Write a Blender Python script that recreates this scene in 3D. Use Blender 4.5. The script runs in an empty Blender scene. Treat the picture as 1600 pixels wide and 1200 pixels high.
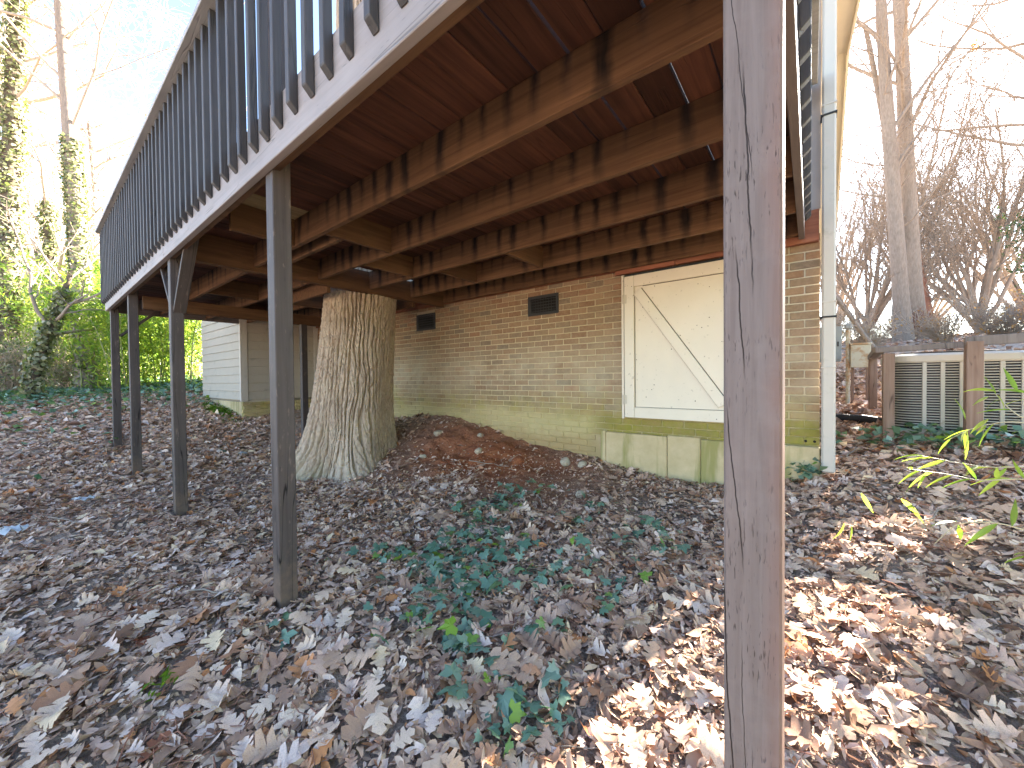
import bpy, math
import numpy as np
from mathutils import Vector, Matrix

# ------------------------------------------------------------------ camera, sky, sun, exposure
S = bpy.context.scene
COL = S.collection
CR = Vector((0.78691299, 0.61698821, -0.00966962))
CU = Vector((-0.001712, 0.01785327, 0.99983915))
CF = Vector((-0.6170616, 0.78676986, -0.01510525))
cam = bpy.data.cameras.new('camera')
cam.sensor_width = 36.0
cam.lens = 36.0 * 594.92 / 1600.0
cam.clip_start = 0.02
cam.clip_end = 2000
camo = bpy.data.objects.new('camera', cam)
m3 = Matrix((CR, CU, -CF)).transposed()
camo.matrix_world = m3.to_4x4()
COL.objects.link(camo)
S.camera = camo

SUN_EL, SUN_AZ = math.radians(30), math.radians(16)      # azimuth from +Y towards +X
world = bpy.data.worlds.new('World')
S.world = world
world.use_nodes = True
wn = world.node_tree
bg = wn.nodes['Background']
sky = wn.nodes.new('ShaderNodeTexSky')
sky.sky_type = 'NISHITA'
sky.sun_disc = False
sky.sun_elevation = SUN_EL
sky.sun_rotation = SUN_AZ
sky.air_density = 1.0
sky.dust_density = 0.5
sky.ozone_density = 2.0
hs = wn.nodes.new('ShaderNodeHueSaturation')
hs.inputs['Saturation'].default_value = 0.97
wn.links.new(sky.outputs[0], hs.inputs['Color'])
wn.links.new(hs.outputs[0], bg.inputs[0])
bg.inputs[1].default_value = 0.052
sun = bpy.data.lights.new('sun', 'SUN')
sun.energy = 5.0
sun.angle = math.radians(0.5)
sun.color = (1.0, 0.91, 0.78)
suno = bpy.data.objects.new('sun', sun)
sv = Vector((math.sin(SUN_AZ) * math.cos(SUN_EL), math.cos(SUN_AZ) * math.cos(SUN_EL), math.sin(SUN_EL)))
suno.rotation_euler = (-sv).to_track_quat('-Z', 'Y').to_euler()
suno.location = sv * 60
COL.objects.link(suno)
S.view_settings.view_transform = 'Standard'
S.view_settings.look = 'None'
S.view_settings.exposure = 4.02
S.view_settings.gamma = 1.0
S.view_settings.use_curve_mapping = False
S.render.engine = 'CYCLES'
S.cycles.max_bounces = 10
S.cycles.diffuse_bounces = 6
S.cycles.use_denoising = True
S.cycles.sample_clamp_indirect = 8

RNG = np.random.default_rng(11)
PI = math.pi

# ------------------------------------------------------------------ node helpers
class NT:
    def __init__(s, name):
        s.mat = bpy.data.materials.new(name)
        s.mat.use_nodes = True
        s.t = s.mat.node_tree
        s.bsdf = s.t.nodes['Principled BSDF']
        s.out = s.t.nodes['Material Output']
    def n(s, typ, ins=None, **props):
        nd = s.t.nodes.new(typ)
        for k, v in props.items():
            setattr(nd, k, v)
        for k, v in (ins or {}).items():
            s.set(nd.inputs[k], v)
        return nd
    def set(s, sock, v):
        if isinstance(v, bpy.types.NodeSocket):
            s.t.links.new(v, sock)
        else:
            if sock.type == 'RGBA' and len(v) == 3:
                v = (*v, 1)
            sock.default_value = v
    def math(s, op, a, b=0.0, clamp=False):
        nd = s.n('ShaderNodeMath', {0: a, 1: b}, operation=op)
        nd.use_clamp = clamp
        return nd.outputs[0]
    def vmath(s, op, a, b=(0, 0, 0)):
        nd = s.n('ShaderNodeVectorMath', {0: a, 1: b}, operation=op)
        return nd.outputs['Value'] if op in ('LENGTH', 'DISTANCE', 'DOT_PRODUCT') else nd.outputs[0]
    def noise(s, vec, scale, detail=3, rough=0.55, dist=0.0):
        nd = s.n('ShaderNodeTexNoise', {'Vector': vec, 'Scale': scale, 'Detail': detail, 'Roughness': rough, 'Distortion': dist})
        return nd.outputs[0]
    def ramp(s, fac, stops, interp='LINEAR'):
        nd = s.n('ShaderNodeValToRGB', {0: fac})
        cr = nd.color_ramp
        cr.interpolation = interp
        while len(cr.elements) < len(stops):
            cr.elements.new(0.5)
        for e, (p, c) in zip(cr.elements, stops):
            e.position = p
            e.color = (*c, 1) if len(c) == 3 else c
        return nd.outputs[0]
    def step(s, fac, lo, hi):
        nd = s.n('ShaderNodeMapRange', {0: fac, 1: lo, 2: hi, 3: 0.0, 4: 1.0})
        return nd.outputs[0]
    def mix(s, fac, a, b, blend='MIX'):
        nd = s.n('ShaderNodeMix', data_type='RGBA', blend_type=blend)
        s.set(nd.inputs[0], fac); s.set(nd.inputs[6], a); s.set(nd.inputs[7], b)
        return nd.outputs[2]
    def obj(s):
        return s.n('ShaderNodeTexCoord').outputs['Object']
    def pos(s):
        return s.n('ShaderNodeNewGeometry').outputs['Position']
    def rnd(s):
        return s.n('ShaderNodeObjectInfo').outputs['Random']
    def attr(s, name):
        return s.n('ShaderNodeAttribute', attribute_name=name).outputs['Fac']
    def xyz(s, v):
        nd = s.n('ShaderNodeSeparateXYZ', {0: v})
        return nd.outputs
    def comb(s, x, y, z):
        return s.n('ShaderNodeCombineXYZ', {0: x, 1: y, 2: z}).outputs[0]
    def scl(s, v, f):
        return s.vmath('MULTIPLY', v, f)
    def shifted(s, v):
        r = s.math('MULTIPLY', s.rnd(), 57.0)
        return s.vmath('ADD', v, s.comb(r, r, r))
    def done(s, color, rough=0.7, bump=None, bstr=0.3, bdist=0.01, spec=0.3, metal=0.0):
        s.set(s.bsdf.inputs['Base Color'], color)
        s.set(s.bsdf.inputs['Roughness'], rough)
        s.bsdf.inputs['Specular IOR Level'].default_value = spec
        s.bsdf.inputs['Metallic'].default_value = metal
        if bump is not None:
            b = s.n('ShaderNodeBump', {'Strength': bstr, 'Distance': bdist, 'Height': bump})
            s.t.links.new(b.outputs[0], s.bsdf.inputs['Normal'])
        return s.mat
    def translucent(s, color, fac):
        tr = s.n('ShaderNodeBsdfTranslucent', {'Color': color})
        mx = s.n('ShaderNodeMixShader', {0: fac})
        s.t.links.new(s.bsdf.outputs[0], mx.inputs[1])
        s.t.links.new(tr.outputs[0], mx.inputs[2])
        s.t.links.new(mx.outputs[0], s.out.inputs[0])
        return s.mat

AX = {'x': (1.2, 30, 30), 'y': (30, 1.2, 30), 'z': (30, 30, 1.2)}

def wood_mat(name, c0, c1, axis, rough=0.75, crack=0.0, var=0.3, stain=None, spec=0.25, flake=None, mud=False):
    s = NT(name)
    v = s.shifted(s.obj())
    g = s.noise(s.scl(v, AX[axis]), 1.0, 5, 0.6, 0.6)
    col = s.mix(s.step(g, 0.3, 0.7), c0, c1)
    big = s.noise(v, 3.0, 3)
    col = s.mix(s.math('MULTIPLY', s.step(big, 0.35, 0.75), 0.35), col, tuple(x * 0.6 for x in c0))
    hv = s.math('ADD', s.math('MULTIPLY', s.rnd(), var), 1.0 - var / 2)
    hs = s.n('ShaderNodeHueSaturation', {'Value': hv, 'Color': col})
    col = hs.outputs[0]
    h = g
    if mud:
        mz = s.xyz(s.pos())[2]
        md = s.math('SUBTRACT', 1.0, s.step(s.math('ADD', mz, s.math('MULTIPLY', s.math('SUBTRACT', s.noise(s.pos(), 22, 5, .7), .5), .62)), -1.16, -.90))
        col = s.mix(s.math('MULTIPLY', md, .6), col, (0.17, 0.115, 0.08))
        chip = s.step(s.noise(s.scl(v, (40, 40, 9)), 1.0, 4, .7), .60, .66)
        col = s.mix(s.math('MULTIPLY', chip, .6), col, (0.17, 0.13, 0.105))
    if flake:
        fl = s.noise(s.scl(v, tuple(a * 0.8 if a > 2 else 9 for a in AX[axis])), 1.6, 4, 0.7)
        col = s.mix(s.step(fl, 0.60, 0.66), col, flake)
    if stain:
        # dark water marks under the gaps between the deck boards, fading down the joist
        p = s.pos(); o = s.xyz(p)
        w = s.noise(p, 5.5, 3, .6)
        sh = s.math('ADD', o[0], s.math('MULTIPLY', s.math('SUBTRACT', w, .5), .085))
        cell = s.math('DIVIDE', s.math('ADD', sh, .163), stain[0])
        per = s.math('ABSOLUTE', s.math('SUBTRACT', s.math('FRACT', cell), .5))
        amp = s.n('ShaderNodeTexWhiteNoise', {'Vector': s.comb(s.math('ROUND', cell), s.math('ROUND', s.math('MULTIPLY', o[1], 3)), 0)}).outputs['Value']
        near = s.step(s.math('ADD', per, s.math('MULTIPLY', s.math('SUBTRACT', amp, .5), .22)), 0.26, 0.50)
        hgt = s.step(s.math('ADD', o[2], s.math('MULTIPLY', s.math('SUBTRACT', amp, .5), .20)), stain[1] - .02, stain[1] + 0.17)
        gr = s.noise(s.scl(p, (34, 34, 5)), 1.0, 3, .6)
        f = s.math('MULTIPLY', s.math('MULTIPLY', near, hgt), s.math('ADD', .55, s.math('MULTIPLY', gr, .7)), True)
        col = s.mix(f, col, (0.008, 0.006, 0.006))
    if crack:
        cv = s.scl(v, tuple(a * 0.55 if a > 2 else 0.7 for a in AX[axis]))
        cn = s.noise(cv, 1.0, 2, 0.4, 0.3)
        line = s.math('SUBTRACT', 1.0, s.step(s.math('ABSOLUTE', s.math('SUBTRACT', cn, 0.5)), 0.004, 0.013))
        gate = s.step(s.noise(s.scl(v, (2.2, 2.2, 2.2)), 1.7, 2), 0.47, 0.56)
        line = s.math('MULTIPLY', line, gate)
        fine = s.noise(s.scl(v, tuple(a * 6 if a > 2 else 14 for a in AX[axis])), 1.0, 2)
        line = s.math('MAXIMUM', line, s.math('MULTIPLY', s.step(fine, 0.70, 0.76), 0.8))
        col = s.mix(s.math('MULTIPLY', line, crack), col, tuple(x * 0.12 for x in c0))
        h = s.math('SUBTRACT', g, s.math('MULTIPLY', line, 2.5))
    return s.done(col, rough, h, 0.35, 0.004, spec)

M = {}
TA0, TA1 = (0.058, 0.046, 0.043), (0.088, 0.072, 0.067)
M['post'] = wood_mat('taupe_painted_post', TA0, TA1, 'z', 0.6, 1.0, 0.12, mud=True)
def post_a():
    s = NT('cracked_taupe_post')
    v = s.obj(); o = s.xyz(v)
    g = s.noise(s.scl(v, (70, 70, 3)), 1.0, 5, 0.65, 0.5)
    b = s.noise(v, 4.0, 3)
    col = s.mix(s.step(g, .3, .7), (0.128, 0.098, 0.086), (0.168, 0.134, 0.122))
    red = s.math('MULTIPLY', s.step(s.math('ADD', o[0], s.math('MULTIPLY', s.math('SUBTRACT', b, .5), .05)), .012, .04), .45)
    col = s.mix(red, col, (0.20, 0.105, 0.078))
    col = s.mix(s.math('MULTIPLY', s.step(s.noise(v, 14, 4, .6), .5, .75), .25), col, (0.24, 0.20, 0.185))
    wig = s.math('MULTIPLY', s.math('SUBTRACT', s.noise(s.scl(v, (0, 0, 6)), 1.0, 4, .6), .5), .018)
    tot = None
    for (x0, slope, za, zb, w) in ((-.019, -.045, -1.6, -.22, .0011), (-.010, -.02, -.9, -.42, .0006), (-.026, -.10, -.30, .02, .0009), (-.017, -.06, .05, .30, .0010), (-.006, -.04, .26, .62, .0011), (-.02, -.10, .40, .85, .0006), (.001, 0, .20, .30, .0009), (-.003, .02, -1.0, -.6, .0005)):
        zc = (za + zb) / 2
        dx = s.math('ABSOLUTE', s.math('ADD', s.math('SUBTRACT', s.math('SUBTRACT', o[0], x0), s.math('MULTIPLY', s.math('SUBTRACT', o[2], zc - .42), slope)), wig))
        ln = s.math('SUBTRACT', 1.0, s.step(dx, w * .6, w * 1.5))
        gt = s.math('SUBTRACT', 1.0, s.step(s.math('ABSOLUTE', s.math('SUBTRACT', o[2], zc - .42)), (zb - za) / 2 - .05, (zb - za) / 2))
        l = s.math('MULTIPLY', ln, gt)
        tot = l if tot is None else s.math('MAXIMUM', tot, l)
    fl = s.noise(s.scl(v, (330, 330, 42)), 1.0, 2, .5)
    area = s.step(s.noise(v, 5.0, 2), .40, .58)
    spots = s.math('MULTIPLY', s.math('MULTIPLY', s.step(fl, .62, .70), area), .75)
    tot = s.math('MAXIMUM', tot, spots)
    col = s.mix(tot, col, (0.018, 0.012, 0.010))
    h = s.math('SUBTRACT', s.math('MULTIPLY', g, .5), s.math('MULTIPLY', tot, 2.0))
    return s.done(col, .65, h, .4, .003, .2)
M['post_a'] = post_a()
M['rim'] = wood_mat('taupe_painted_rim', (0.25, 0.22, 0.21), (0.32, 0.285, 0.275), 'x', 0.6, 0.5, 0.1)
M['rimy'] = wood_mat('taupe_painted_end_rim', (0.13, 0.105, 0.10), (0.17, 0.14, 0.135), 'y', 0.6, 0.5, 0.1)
M['bal'] = wood_mat('taupe_painted_baluster', (0.045, 0.040, 0.040), (0.075, 0.068, 0.067), 'z', 0.55, 0.4, 0.3)
M['rail'] = wood_mat('grey_painted_rail', (0.32, 0.33, 0.34), (0.42, 0.42, 0.43), 'x', 0.6, 0.3, 0.1)
M['board'] = wood_mat('red_brown_deck_board', (0.044, 0.018, 0.011), (0.115, 0.046, 0.026), 'y', 0.8, 0.3, 0.9)
M['board_new'] = wood_mat('pale_deck_board', (0.26, 0.19, 0.10), (0.36, 0.27, 0.15), 'y', 0.8, 0.2, 0.2)
M['joist'] = wood_mat('brown_stained_joist', (0.085, 0.042, 0.021), (0.165, 0.09, 0.046), 'x', 0.8, 0.2, 0.25, stain=(0.152, 1.1))
M['joisty'] = wood_mat('brown_stained_girder', (0.075, 0.036, 0.018), (0.135, 0.07, 0.034), 'y', 0.8, 0.3, 0.3)
M['ledger'] = wood_mat('red_brown_ledger', (0.21, 0.075, 0.045), (0.32, 0.13, 0.075), 'x', 0.75, 0.3, 0.35)
M['weathered'] = wood_mat('weathered_grey_brown_timber', (0.16, 0.10, 0.075), (0.26, 0.19, 0.155), 'z', 0.8, 0.6, 0.2)
M['weathered_rail'] = wood_mat('weathered_rail_timber', (0.13, 0.11, 0.105), (0.24, 0.21, 0.20), 'x', 0.7, 0.5, 0.2)

def simple(name, col, rough=0.6, var=0.12, scale=12, bump=0.15, metal=0.0, spec=0.3, dirt=None):
    s = NT(name)
    v = s.shifted(s.obj())
    n = s.noise(v, scale, 4)
    c = s.mix(n, tuple(x * (1 - var) for x in col), tuple(min(1, x * (1 + var)) for x in col))
    if dirt:
        d = s.step(s.noise(v, dirt[1], 5, 0.65), dirt[2], dirt[2] + 0.12)
        c = s.mix(s.math('MULTIPLY', d, dirt[3]), c, dirt[0])
    return s.done(c, rough, n, bump, 0.003, spec, metal)

M['cream'] = simple('cream_painted_door', (0.67, 0.61, 0.50), 0.5, 0.06, 5, 0.1, dirt=((0.12, 0.085, 0.055), 30, 0.635, 0.85))
M['white'] = simple('white_painted_trim', (0.46, 0.43, 0.385), 0.45, 0.05, 6, 0.05, dirt=((0.3, 0.28, 0.22), 7, 0.6, 0.5))
M['soffit'] = simple('cream_soffit', (0.74, 0.66, 0.47), 0.6, 0.05, 5, 0.05)
M['siding'] = simple('grey_white_siding', (0.37, 0.335, 0.28), 0.55, 0.08, 6, 0.1, dirt=((0.22, 0.21, 0.17), 5, 0.58, 0.5))
M['siding_dark'] = simple('taupe_house_siding', (0.24, 0.21, 0.19), 0.6, 0.1, 6, 0.1)
M['vent'] = simple('dark_vent_metal', (0.03, 0.031, 0.033), 0.7, 0.15, 20, 0.1)
M['hole'] = simple('dark_void', (0.012, 0.011, 0.01), 0.9, 0.1, 10, 0.0)
M['iron'] = simple('painted_hinge', (0.5, 0.45, 0.36), 0.45, 0.1, 20, 0.1)
M['roof'] = simple('brown_shingle', (0.09, 0.075, 0.065), 0.9, 0.3, 60, 0.3)
M['ac'] = simple('beige_grey_ac_metal', (0.37, 0.355, 0.31), 0.42, 0.06, 9, 0.05, dirt=((0.2, 0.16, 0.1), 9, 0.6, 0.5))
M['ac_in'] = simple('dark_condenser_coil', (0.014, 0.013, 0.018), 0.6, 0.2, 60, 0.2)
M['utility'] = simple('grey_utility_metal', (0.24, 0.25, 0.24), 0.45, 0.08, 8, 0.05, dirt=((0.2, 0.12, 0.05), 6, 0.55, 0.6))
M['rust'] = simple('rusty_beige_metal', (0.42, 0.39, 0.3), 0.6, 0.12, 9, 0.1, dirt=((0.3, 0.15, 0.05), 5, 0.5, 0.85))
M['pipe'] = simple('black_plastic_pipe', (0.018, 0.018, 0.02), 0.4, 0.2, 9, 0.05)
M['stone'] = simple('pale_stone', (0.40, 0.34, 0.26), 0.9, 0.3, 18, 0.5, dirt=((0.22, 0.1, 0.05), 9, 0.55, 0.6))
M['scrap'] = simple('pale_blue_white_scrap', (0.55, 0.55, 0.545), 0.5, 0.08, 20, 0.2)
M['far_white'] = simple('white_wall_of_far_house', (0.78, 0.77, 0.76), 0.6, 0.03, 3, 0.0)
M['far_roof'] = simple('grey_roof_of_far_house', (0.30, 0.30, 0.31), 0.8, 0.1, 3, 0.0)
M['glass'] = simple('dark_window_glass', (0.04, 0.05, 0.06), 0.08, 0.1, 3, 0.0, spec=0.6)

# ---- masonry with algae, lime bloom and clay splash
def weather(s, col, moss=1.0, vary=None):
    p = s.pos(); o = s.xyz(p)
    n1 = s.noise(p, 1.1, 4, 0.6)
    n2 = s.noise(p, 5.0, 4, 0.65)
    n3 = s.noise(p, 28.0, 3, 0.6)
    # lime bloom: wide pale patches in the middle of the wall
    zc = s.math('SUBTRACT', 1.0, s.step(s.math('ABSOLUTE', s.math('SUBTRACT', o[2], -0.02)), 0.15, 0.55))
    bl = s.math('MULTIPLY', s.math('MULTIPLY', zc, s.step(s.math('ADD', s.math('MULTIPLY', n1, .75), s.math('MULTIPLY', n2, .35)), 0.40, 0.66)), 0.62)
    col = s.mix(bl, col, (0.50, 0.44, 0.31))
    # algae: rising damp with a ragged top
    zz = s.math('ADD', o[2], s.math('ADD', s.math('MULTIPLY', s.math('SUBTRACT', n1, 0.5), -0.55), s.math('MULTIPLY', s.math('SUBTRACT', n2, 0.5), -0.30)))
    low = s.math('MULTIPLY', s.math('SUBTRACT', 1.0, s.step(zz, -0.36, -0.06)), s.math('ADD', .4, s.math('MULTIPLY', s.step(s.noise(s.scl(p, (3, 3, 1.2)), 1.6, 4, .65), .38, .6), .6)))
    if vary is not None:
        low = s.math('MULTIPLY', low, s.math('ADD', .55, s.math('MULTIPLY', vary, .6)), True)
    drip = s.step(s.noise(s.scl(p, (7, 7, .9)), 1.0, 4, .6, .3), .40, .62)
    low = s.math('MULTIPLY', low, s.math('ADD', .62, s.math('MULTIPLY', drip, .38)))
    mg = s.mix(s.step(n2, 0.3, 0.7), (0.27, 0.25, 0.035), (0.40, 0.34, 0.085))
    amount = s.math('MULTIPLY', low, s.math('ADD', 0.45, s.math('MULTIPLY', s.step(n3, 0.3, 0.7), 0.4)))
    col = s.mix(s.math('MULTIPLY', amount, moss), col, mg)
    # bright green strip round the footing
    zg = s.math('ADD', o[2], s.math('MULTIPLY', s.math('SUBTRACT', n2, 0.5), 0.18))
    strip = s.math('SUBTRACT', 1.0, s.step(s.math('ABSOLUTE', s.math('ADD', zg, 0.50)), 0.05, 0.16))
    right = s.step(s.math('ADD', o[0], s.math('MULTIPLY', n1, 1.5)), -2.2, -1.0)
    col = s.mix(s.math('MULTIPLY', s.math('MULTIPLY', s.math('MULTIPLY', strip, right), s.math('ADD', .55, s.math('MULTIPLY', s.step(n3, .35, .7), .45))), 0.78 * moss), col, s.mix(n2, (0.17, 0.175, 0.015), (0.26, 0.24, 0.05)))
    # parge coat left of the footing, low on the wall
    zp = s.math('ADD', o[2], s.math('MULTIPLY', s.math('SUBTRACT', n1, 0.5), 0.5))
    parge = s.math('SUBTRACT', 1.0, s.step(zp, -0.50, -0.36))
    left = s.math('SUBTRACT', 1.0, s.step(o[0], -2.0, -1.75))
    col = s.mix(s.math('MULTIPLY', s.math('MULTIPLY', parge, left), 0.75), col, s.mix(n2, (0.44, 0.375, 0.17), (0.52, 0.44, 0.25)))
    # clay splash by the soil
    mud = s.math('SUBTRACT', 1.0, s.step(s.math('ADD', o[2], s.math('MULTIPLY', n2, 0.3)), -0.62, -0.42))
    col = s.mix(s.math('MULTIPLY', s.math('MULTIPLY', mud, left), 0.45), col, (0.26, 0.15, 0.07))
    return col, n3

def brick_mat(name, src):
    s = NT(name)
    r = s.rnd() if src == 'obj' else s.attr('rnd')
    c = s.ramp(r, [(0.0, (0.21, 0.12, 0.07)), (0.25, (0.265, 0.17, 0.10)), (0.5, (0.21, 0.15, 0.095)), (0.72, (0.30, 0.205, 0.125)), (0.9, (0.16, 0.125, 0.09)), (1.0, (0.28, 0.15, 0.085))])
    n = s.noise(s.pos(), 38, 4, 0.6)
    c = s.mix(s.math('MULTIPLY', s.step(n, 0.40, 0.75), 0.35), c, (0.40, 0.30, 0.19))
    c, n3 = weather(s, c, 1.0, s.math('FRACT', s.math('MULTIPLY', r, 7.31)))
    return s.done(c, 0.9, n, 0.5, 0.004, 0.15)
M['brick'] = brick_mat('brown_brick', 'obj')
M['brick_mass'] = brick_mat('brown_brick_courses', 'attr')
def mortar():
    s = NT('tan_mortar')
    n = s.noise(s.pos(), 60, 4, 0.6)
    c = s.mix(n, (0.48, 0.39, 0.25), (0.60, 0.50, 0.34))
    c, _ = weather(s, c, 0.8)
    return s.done(c, 0.95, n, 0.5, 0.004, 0.1)
M['mortar'] = mortar()
def footing():
    s = NT('parged_footing_block')
    p = s.pos(); n = s.noise(p, 6, 5, 0.65); f = s.noise(p, 70, 3)
    c = s.mix(s.step(n, 0.3, 0.7), (0.42, 0.34, 0.19), (0.54, 0.44, 0.27))
    st = s.noise(s.scl(p, (5, 5, 0.8)), 1.0, 4, 0.6, .4)
    c = s.mix(s.math('MULTIPLY', s.step(st, 0.50, 0.62), 0.75), c, (0.22, 0.215, 0.06))
    return s.done(c, 0.92, s.math('ADD', n, s.math('MULTIPLY', f, .4)), 0.4, 0.006, 0.15)
M['footing'] = footing()

# ---- ground
def ground_mat():
    s = NT('leafy_soil')
    p = s.pos()
    n = s.noise(p, 2.2, 5, 0.6); f = s.noise(p, 45, 4, 0.7); g = s.noise(p, 11, 4, 0.6)
    c = s.mix(s.step(f, 0.3, 0.7), (0.14, 0.10, 0.078), (0.38, 0.285, 0.225))
    d = s.vmath('DISTANCE', s.vmath('MULTIPLY', p, (0.62, 1.0, 0.0)), (-3.2 * 0.62, 3.35, 0.0))
    clay = s.step(s.math('ADD', d, s.math('MULTIPLY', s.math('SUBTRACT', n, 0.5), 1.1)), 1.35, 0.35)
    cc = s.mix(s.step(g, 0.35, 0.7), (0.25, 0.075, 0.032), (0.37, 0.14, 0.065))
    c = s.mix(clay, c, cc)
    d2 = s.vmath('LENGTH', p)
    far = s.step(d2, 4.5, 9)
    leafy = s.ramp(f, [(0.25, (0.12, 0.08, 0.06)), (0.45, (0.42, 0.31, 0.23)), (0.6, (0.55, 0.43, 0.34)), (0.75, (0.28, 0.17, 0.11))])
    c = s.mix(far, c, leafy)
    return s.done(c, 0.95, s.math('ADD', f, g), 0.9, 0.03, 0.1)
M['ground'] = ground_mat()

def leaf_mat(name, src, stops, tr=0.12, rough=0.8, spec=0.1):
    s = NT(name)
    r = s.rnd() if src == 'obj' else s.attr('rnd')
    c = s.ramp(r, stops, 'LINEAR')
    wet = s.step(s.noise(s.pos(), 1.9, 4, .6), .44, .62)
    c = s.mix(s.math('MULTIPLY', wet, .24), c, s.mix(1.0, c, (0.52, 0.46, 0.43), 'MULTIPLY'))
    v = s.obj() if src == 'obj' else s.pos()
    n = s.noise(v, 40, 3, 0.6)
    c = s.mix(s.math('MULTIPLY', s.step(n, 0.48, 0.75), 0.5), c, (0.15, 0.085, 0.05))
    s.done(c, rough, n, 0.25, 0.003, spec)
    return s.translucent(c, tr)
DEAD = [(0.0, (0.154, 0.077, 0.045)), (0.09, (0.660, 0.440, 0.308)), (0.18, (0.330, 0.194, 0.129)), (0.27, (0.748, 0.532, 0.389)), (0.36, (0.484, 0.307, 0.214)), (0.45, (0.850, 0.645, 0.489)),
        (0.53, (0.286, 0.169, 0.120)), (0.62, (0.605, 0.409, 0.314)), (0.70, (0.792, 0.593, 0.478)), (0.78, (0.682, 0.532, 0.458)), (0.86, (0.528, 0.225, 0.090)), (0.91, (0.396, 0.245, 0.179)), (0.96, (0.850, 0.645, 0.419)), (1.0, (0.242, 0.071, 0.035))]
M['dead'] = leaf_mat('dead_leaf_litter', 'attr', DEAD)
M['dead1'] = leaf_mat('dead_leaf', 'obj', DEAD)
TAN = [(0.0, (0.42, 0.22, 0.06)), (0.5, (0.55, 0.34, 0.12)), (1.0, (0.34, 0.18, 0.07))]
M['tan'] = leaf_mat('tan_hanging_leaf', 'attr', TAN, 0.3)

def green_mat(name, src, stops, tr, trc, rough=0.4, spec=0.4):
    s = NT(name)
    r = s.rnd() if src == 'obj' else s.attr('rnd')
    c = s.ramp(r, stops)
    n = s.noise(s.obj(), 30, 3)
    c = s.mix(s.math('MULTIPLY', n, 0.25), c, tuple(x * 0.5 for x in stops[0][1]))
    s.done(c, rough, n, 0.2, 0.002, spec)
    return s.translucent(s.ramp(r, trc), tr)
IVY = [(0.0, (0.085, 0.165, 0.11)), (0.45, (0.155, 0.25, 0.18)), (0.86, (0.23, 0.32, 0.25)), (0.92, (0.16, 0.26, 0.07)), (1.0, (0.24, 0.36, 0.03))]
M['ivy1'] = green_mat('blue_green_ivy_leaf', 'obj', IVY, 0.2, [(0, (0.08, 0.2, 0.04)), (1, (0.2, 0.4, 0.03))], 0.38)
M['ivy'] = green_mat('blue_green_ivy_leaves', 'attr', IVY, 0.2, [(0, (0.08, 0.2, 0.04)), (1, (0.2, 0.4, 0.03))], 0.38)
M['ivy_pale'] = green_mat('sunny_ivy_leaves', 'attr', [(0, (0.07, 0.075, 0.035)), (0.5, (0.19, 0.19, 0.10)), (1, (0.36, 0.34, 0.24))], 0.3, [(0, (0.2, 0.3, 0.05)), (1, (0.4, 0.45, 0.1))], 0.4)
M['bamboo'] = green_mat('yellow_green_bamboo_leaves', 'attr', [(0, (0.05, 0.11, 0.02)), (0.5, (0.11, 0.19, 0.03)), (1, (0.2, 0.26, 0.04))], 0.5, [(0, (0.22, 0.42, 0.05)), (1, (0.55, 0.62, 0.06))], 0.45)
M['bamboo1'] = green_mat('bamboo_leaf', 'obj', [(0, (0.07, 0.15, 0.03)), (0.6, (0.15, 0.24, 0.04)), (1, (0.24, 0.33, 0.07))], 0.5, [(0, (0.3, 0.5, 0.05)), (1, (0.6, 0.72, 0.08))], 0.4)
M['holly'] = green_mat('dark_evergreen_leaves', 'attr', [(0, (0.02, 0.05, 0.018)), (1, (0.06, 0.10, 0.03))], 0.15, [(0, (0.1, 0.2, 0.04)), (1, (0.2, 0.3, 0.05))], 0.35)
M['moss'] = green_mat('bright_moss', 'attr', [(0, (0.06, 0.12, 0.012)), (1, (0.14, 0.22, 0.02))], 0.2, [(0, (0.2, 0.35, 0.03)), (1, (0.3, 0.5, 0.03))], 0.7, 0.1)
M['culm'] = simple('bamboo_culm', (0.24, 0.25, 0.10), 0.45, 0.25, 5, 0.05)
M['stem'] = simple('pale_bamboo_stem', (0.42, 0.37, 0.24), 0.5, 0.15, 12, 0.05)

def bark_mat(name, c0, c1, scale, bstr):
    s = NT(name)
    p = s.pos()
    n = s.noise(s.scl(p, (1, 1, 0.25)), scale, 5, 0.65)
    b = s.noise(p, 1.3, 3)
    c = s.mix(s.step(n, 0.3, 0.7), c0, c1)
    c = s.mix(s.math('MULTIPLY', b, 0.3), c, tuple(x * 1.3 for x in c1))
    return s.done(c, 0.9, n, bstr, 0.02, 0.15)
M['bark'] = bark_mat('grey_brown_bark', (0.16, 0.125, 0.10), (0.28, 0.23, 0.185), 26, 0.6)
M['bark_dark'] = bark_mat('dark_bark', (0.07, 0.055, 0.04), (0.14, 0.11, 0.085), 26, 0.6)
M['bark_pale'] = bark_mat('pale_bark', (0.20, 0.165, 0.135), (0.32, 0.275, 0.235), 22, 0.4)
M['twig'] = bark_mat('tan_twigs', (0.19, 0.15, 0.12), (0.30, 0.25, 0.205), 10, 0.1)
M['twig_pale'] = bark_mat('pale_twigs', (0.30, 0.24, 0.185), (0.44, 0.36, 0.285), 10, 0.1)
M['twig_red'] = bark_mat('red_brown_twigs', (0.20, 0.085, 0.06), (0.30, 0.15, 0.10), 10, 0.1)
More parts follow.
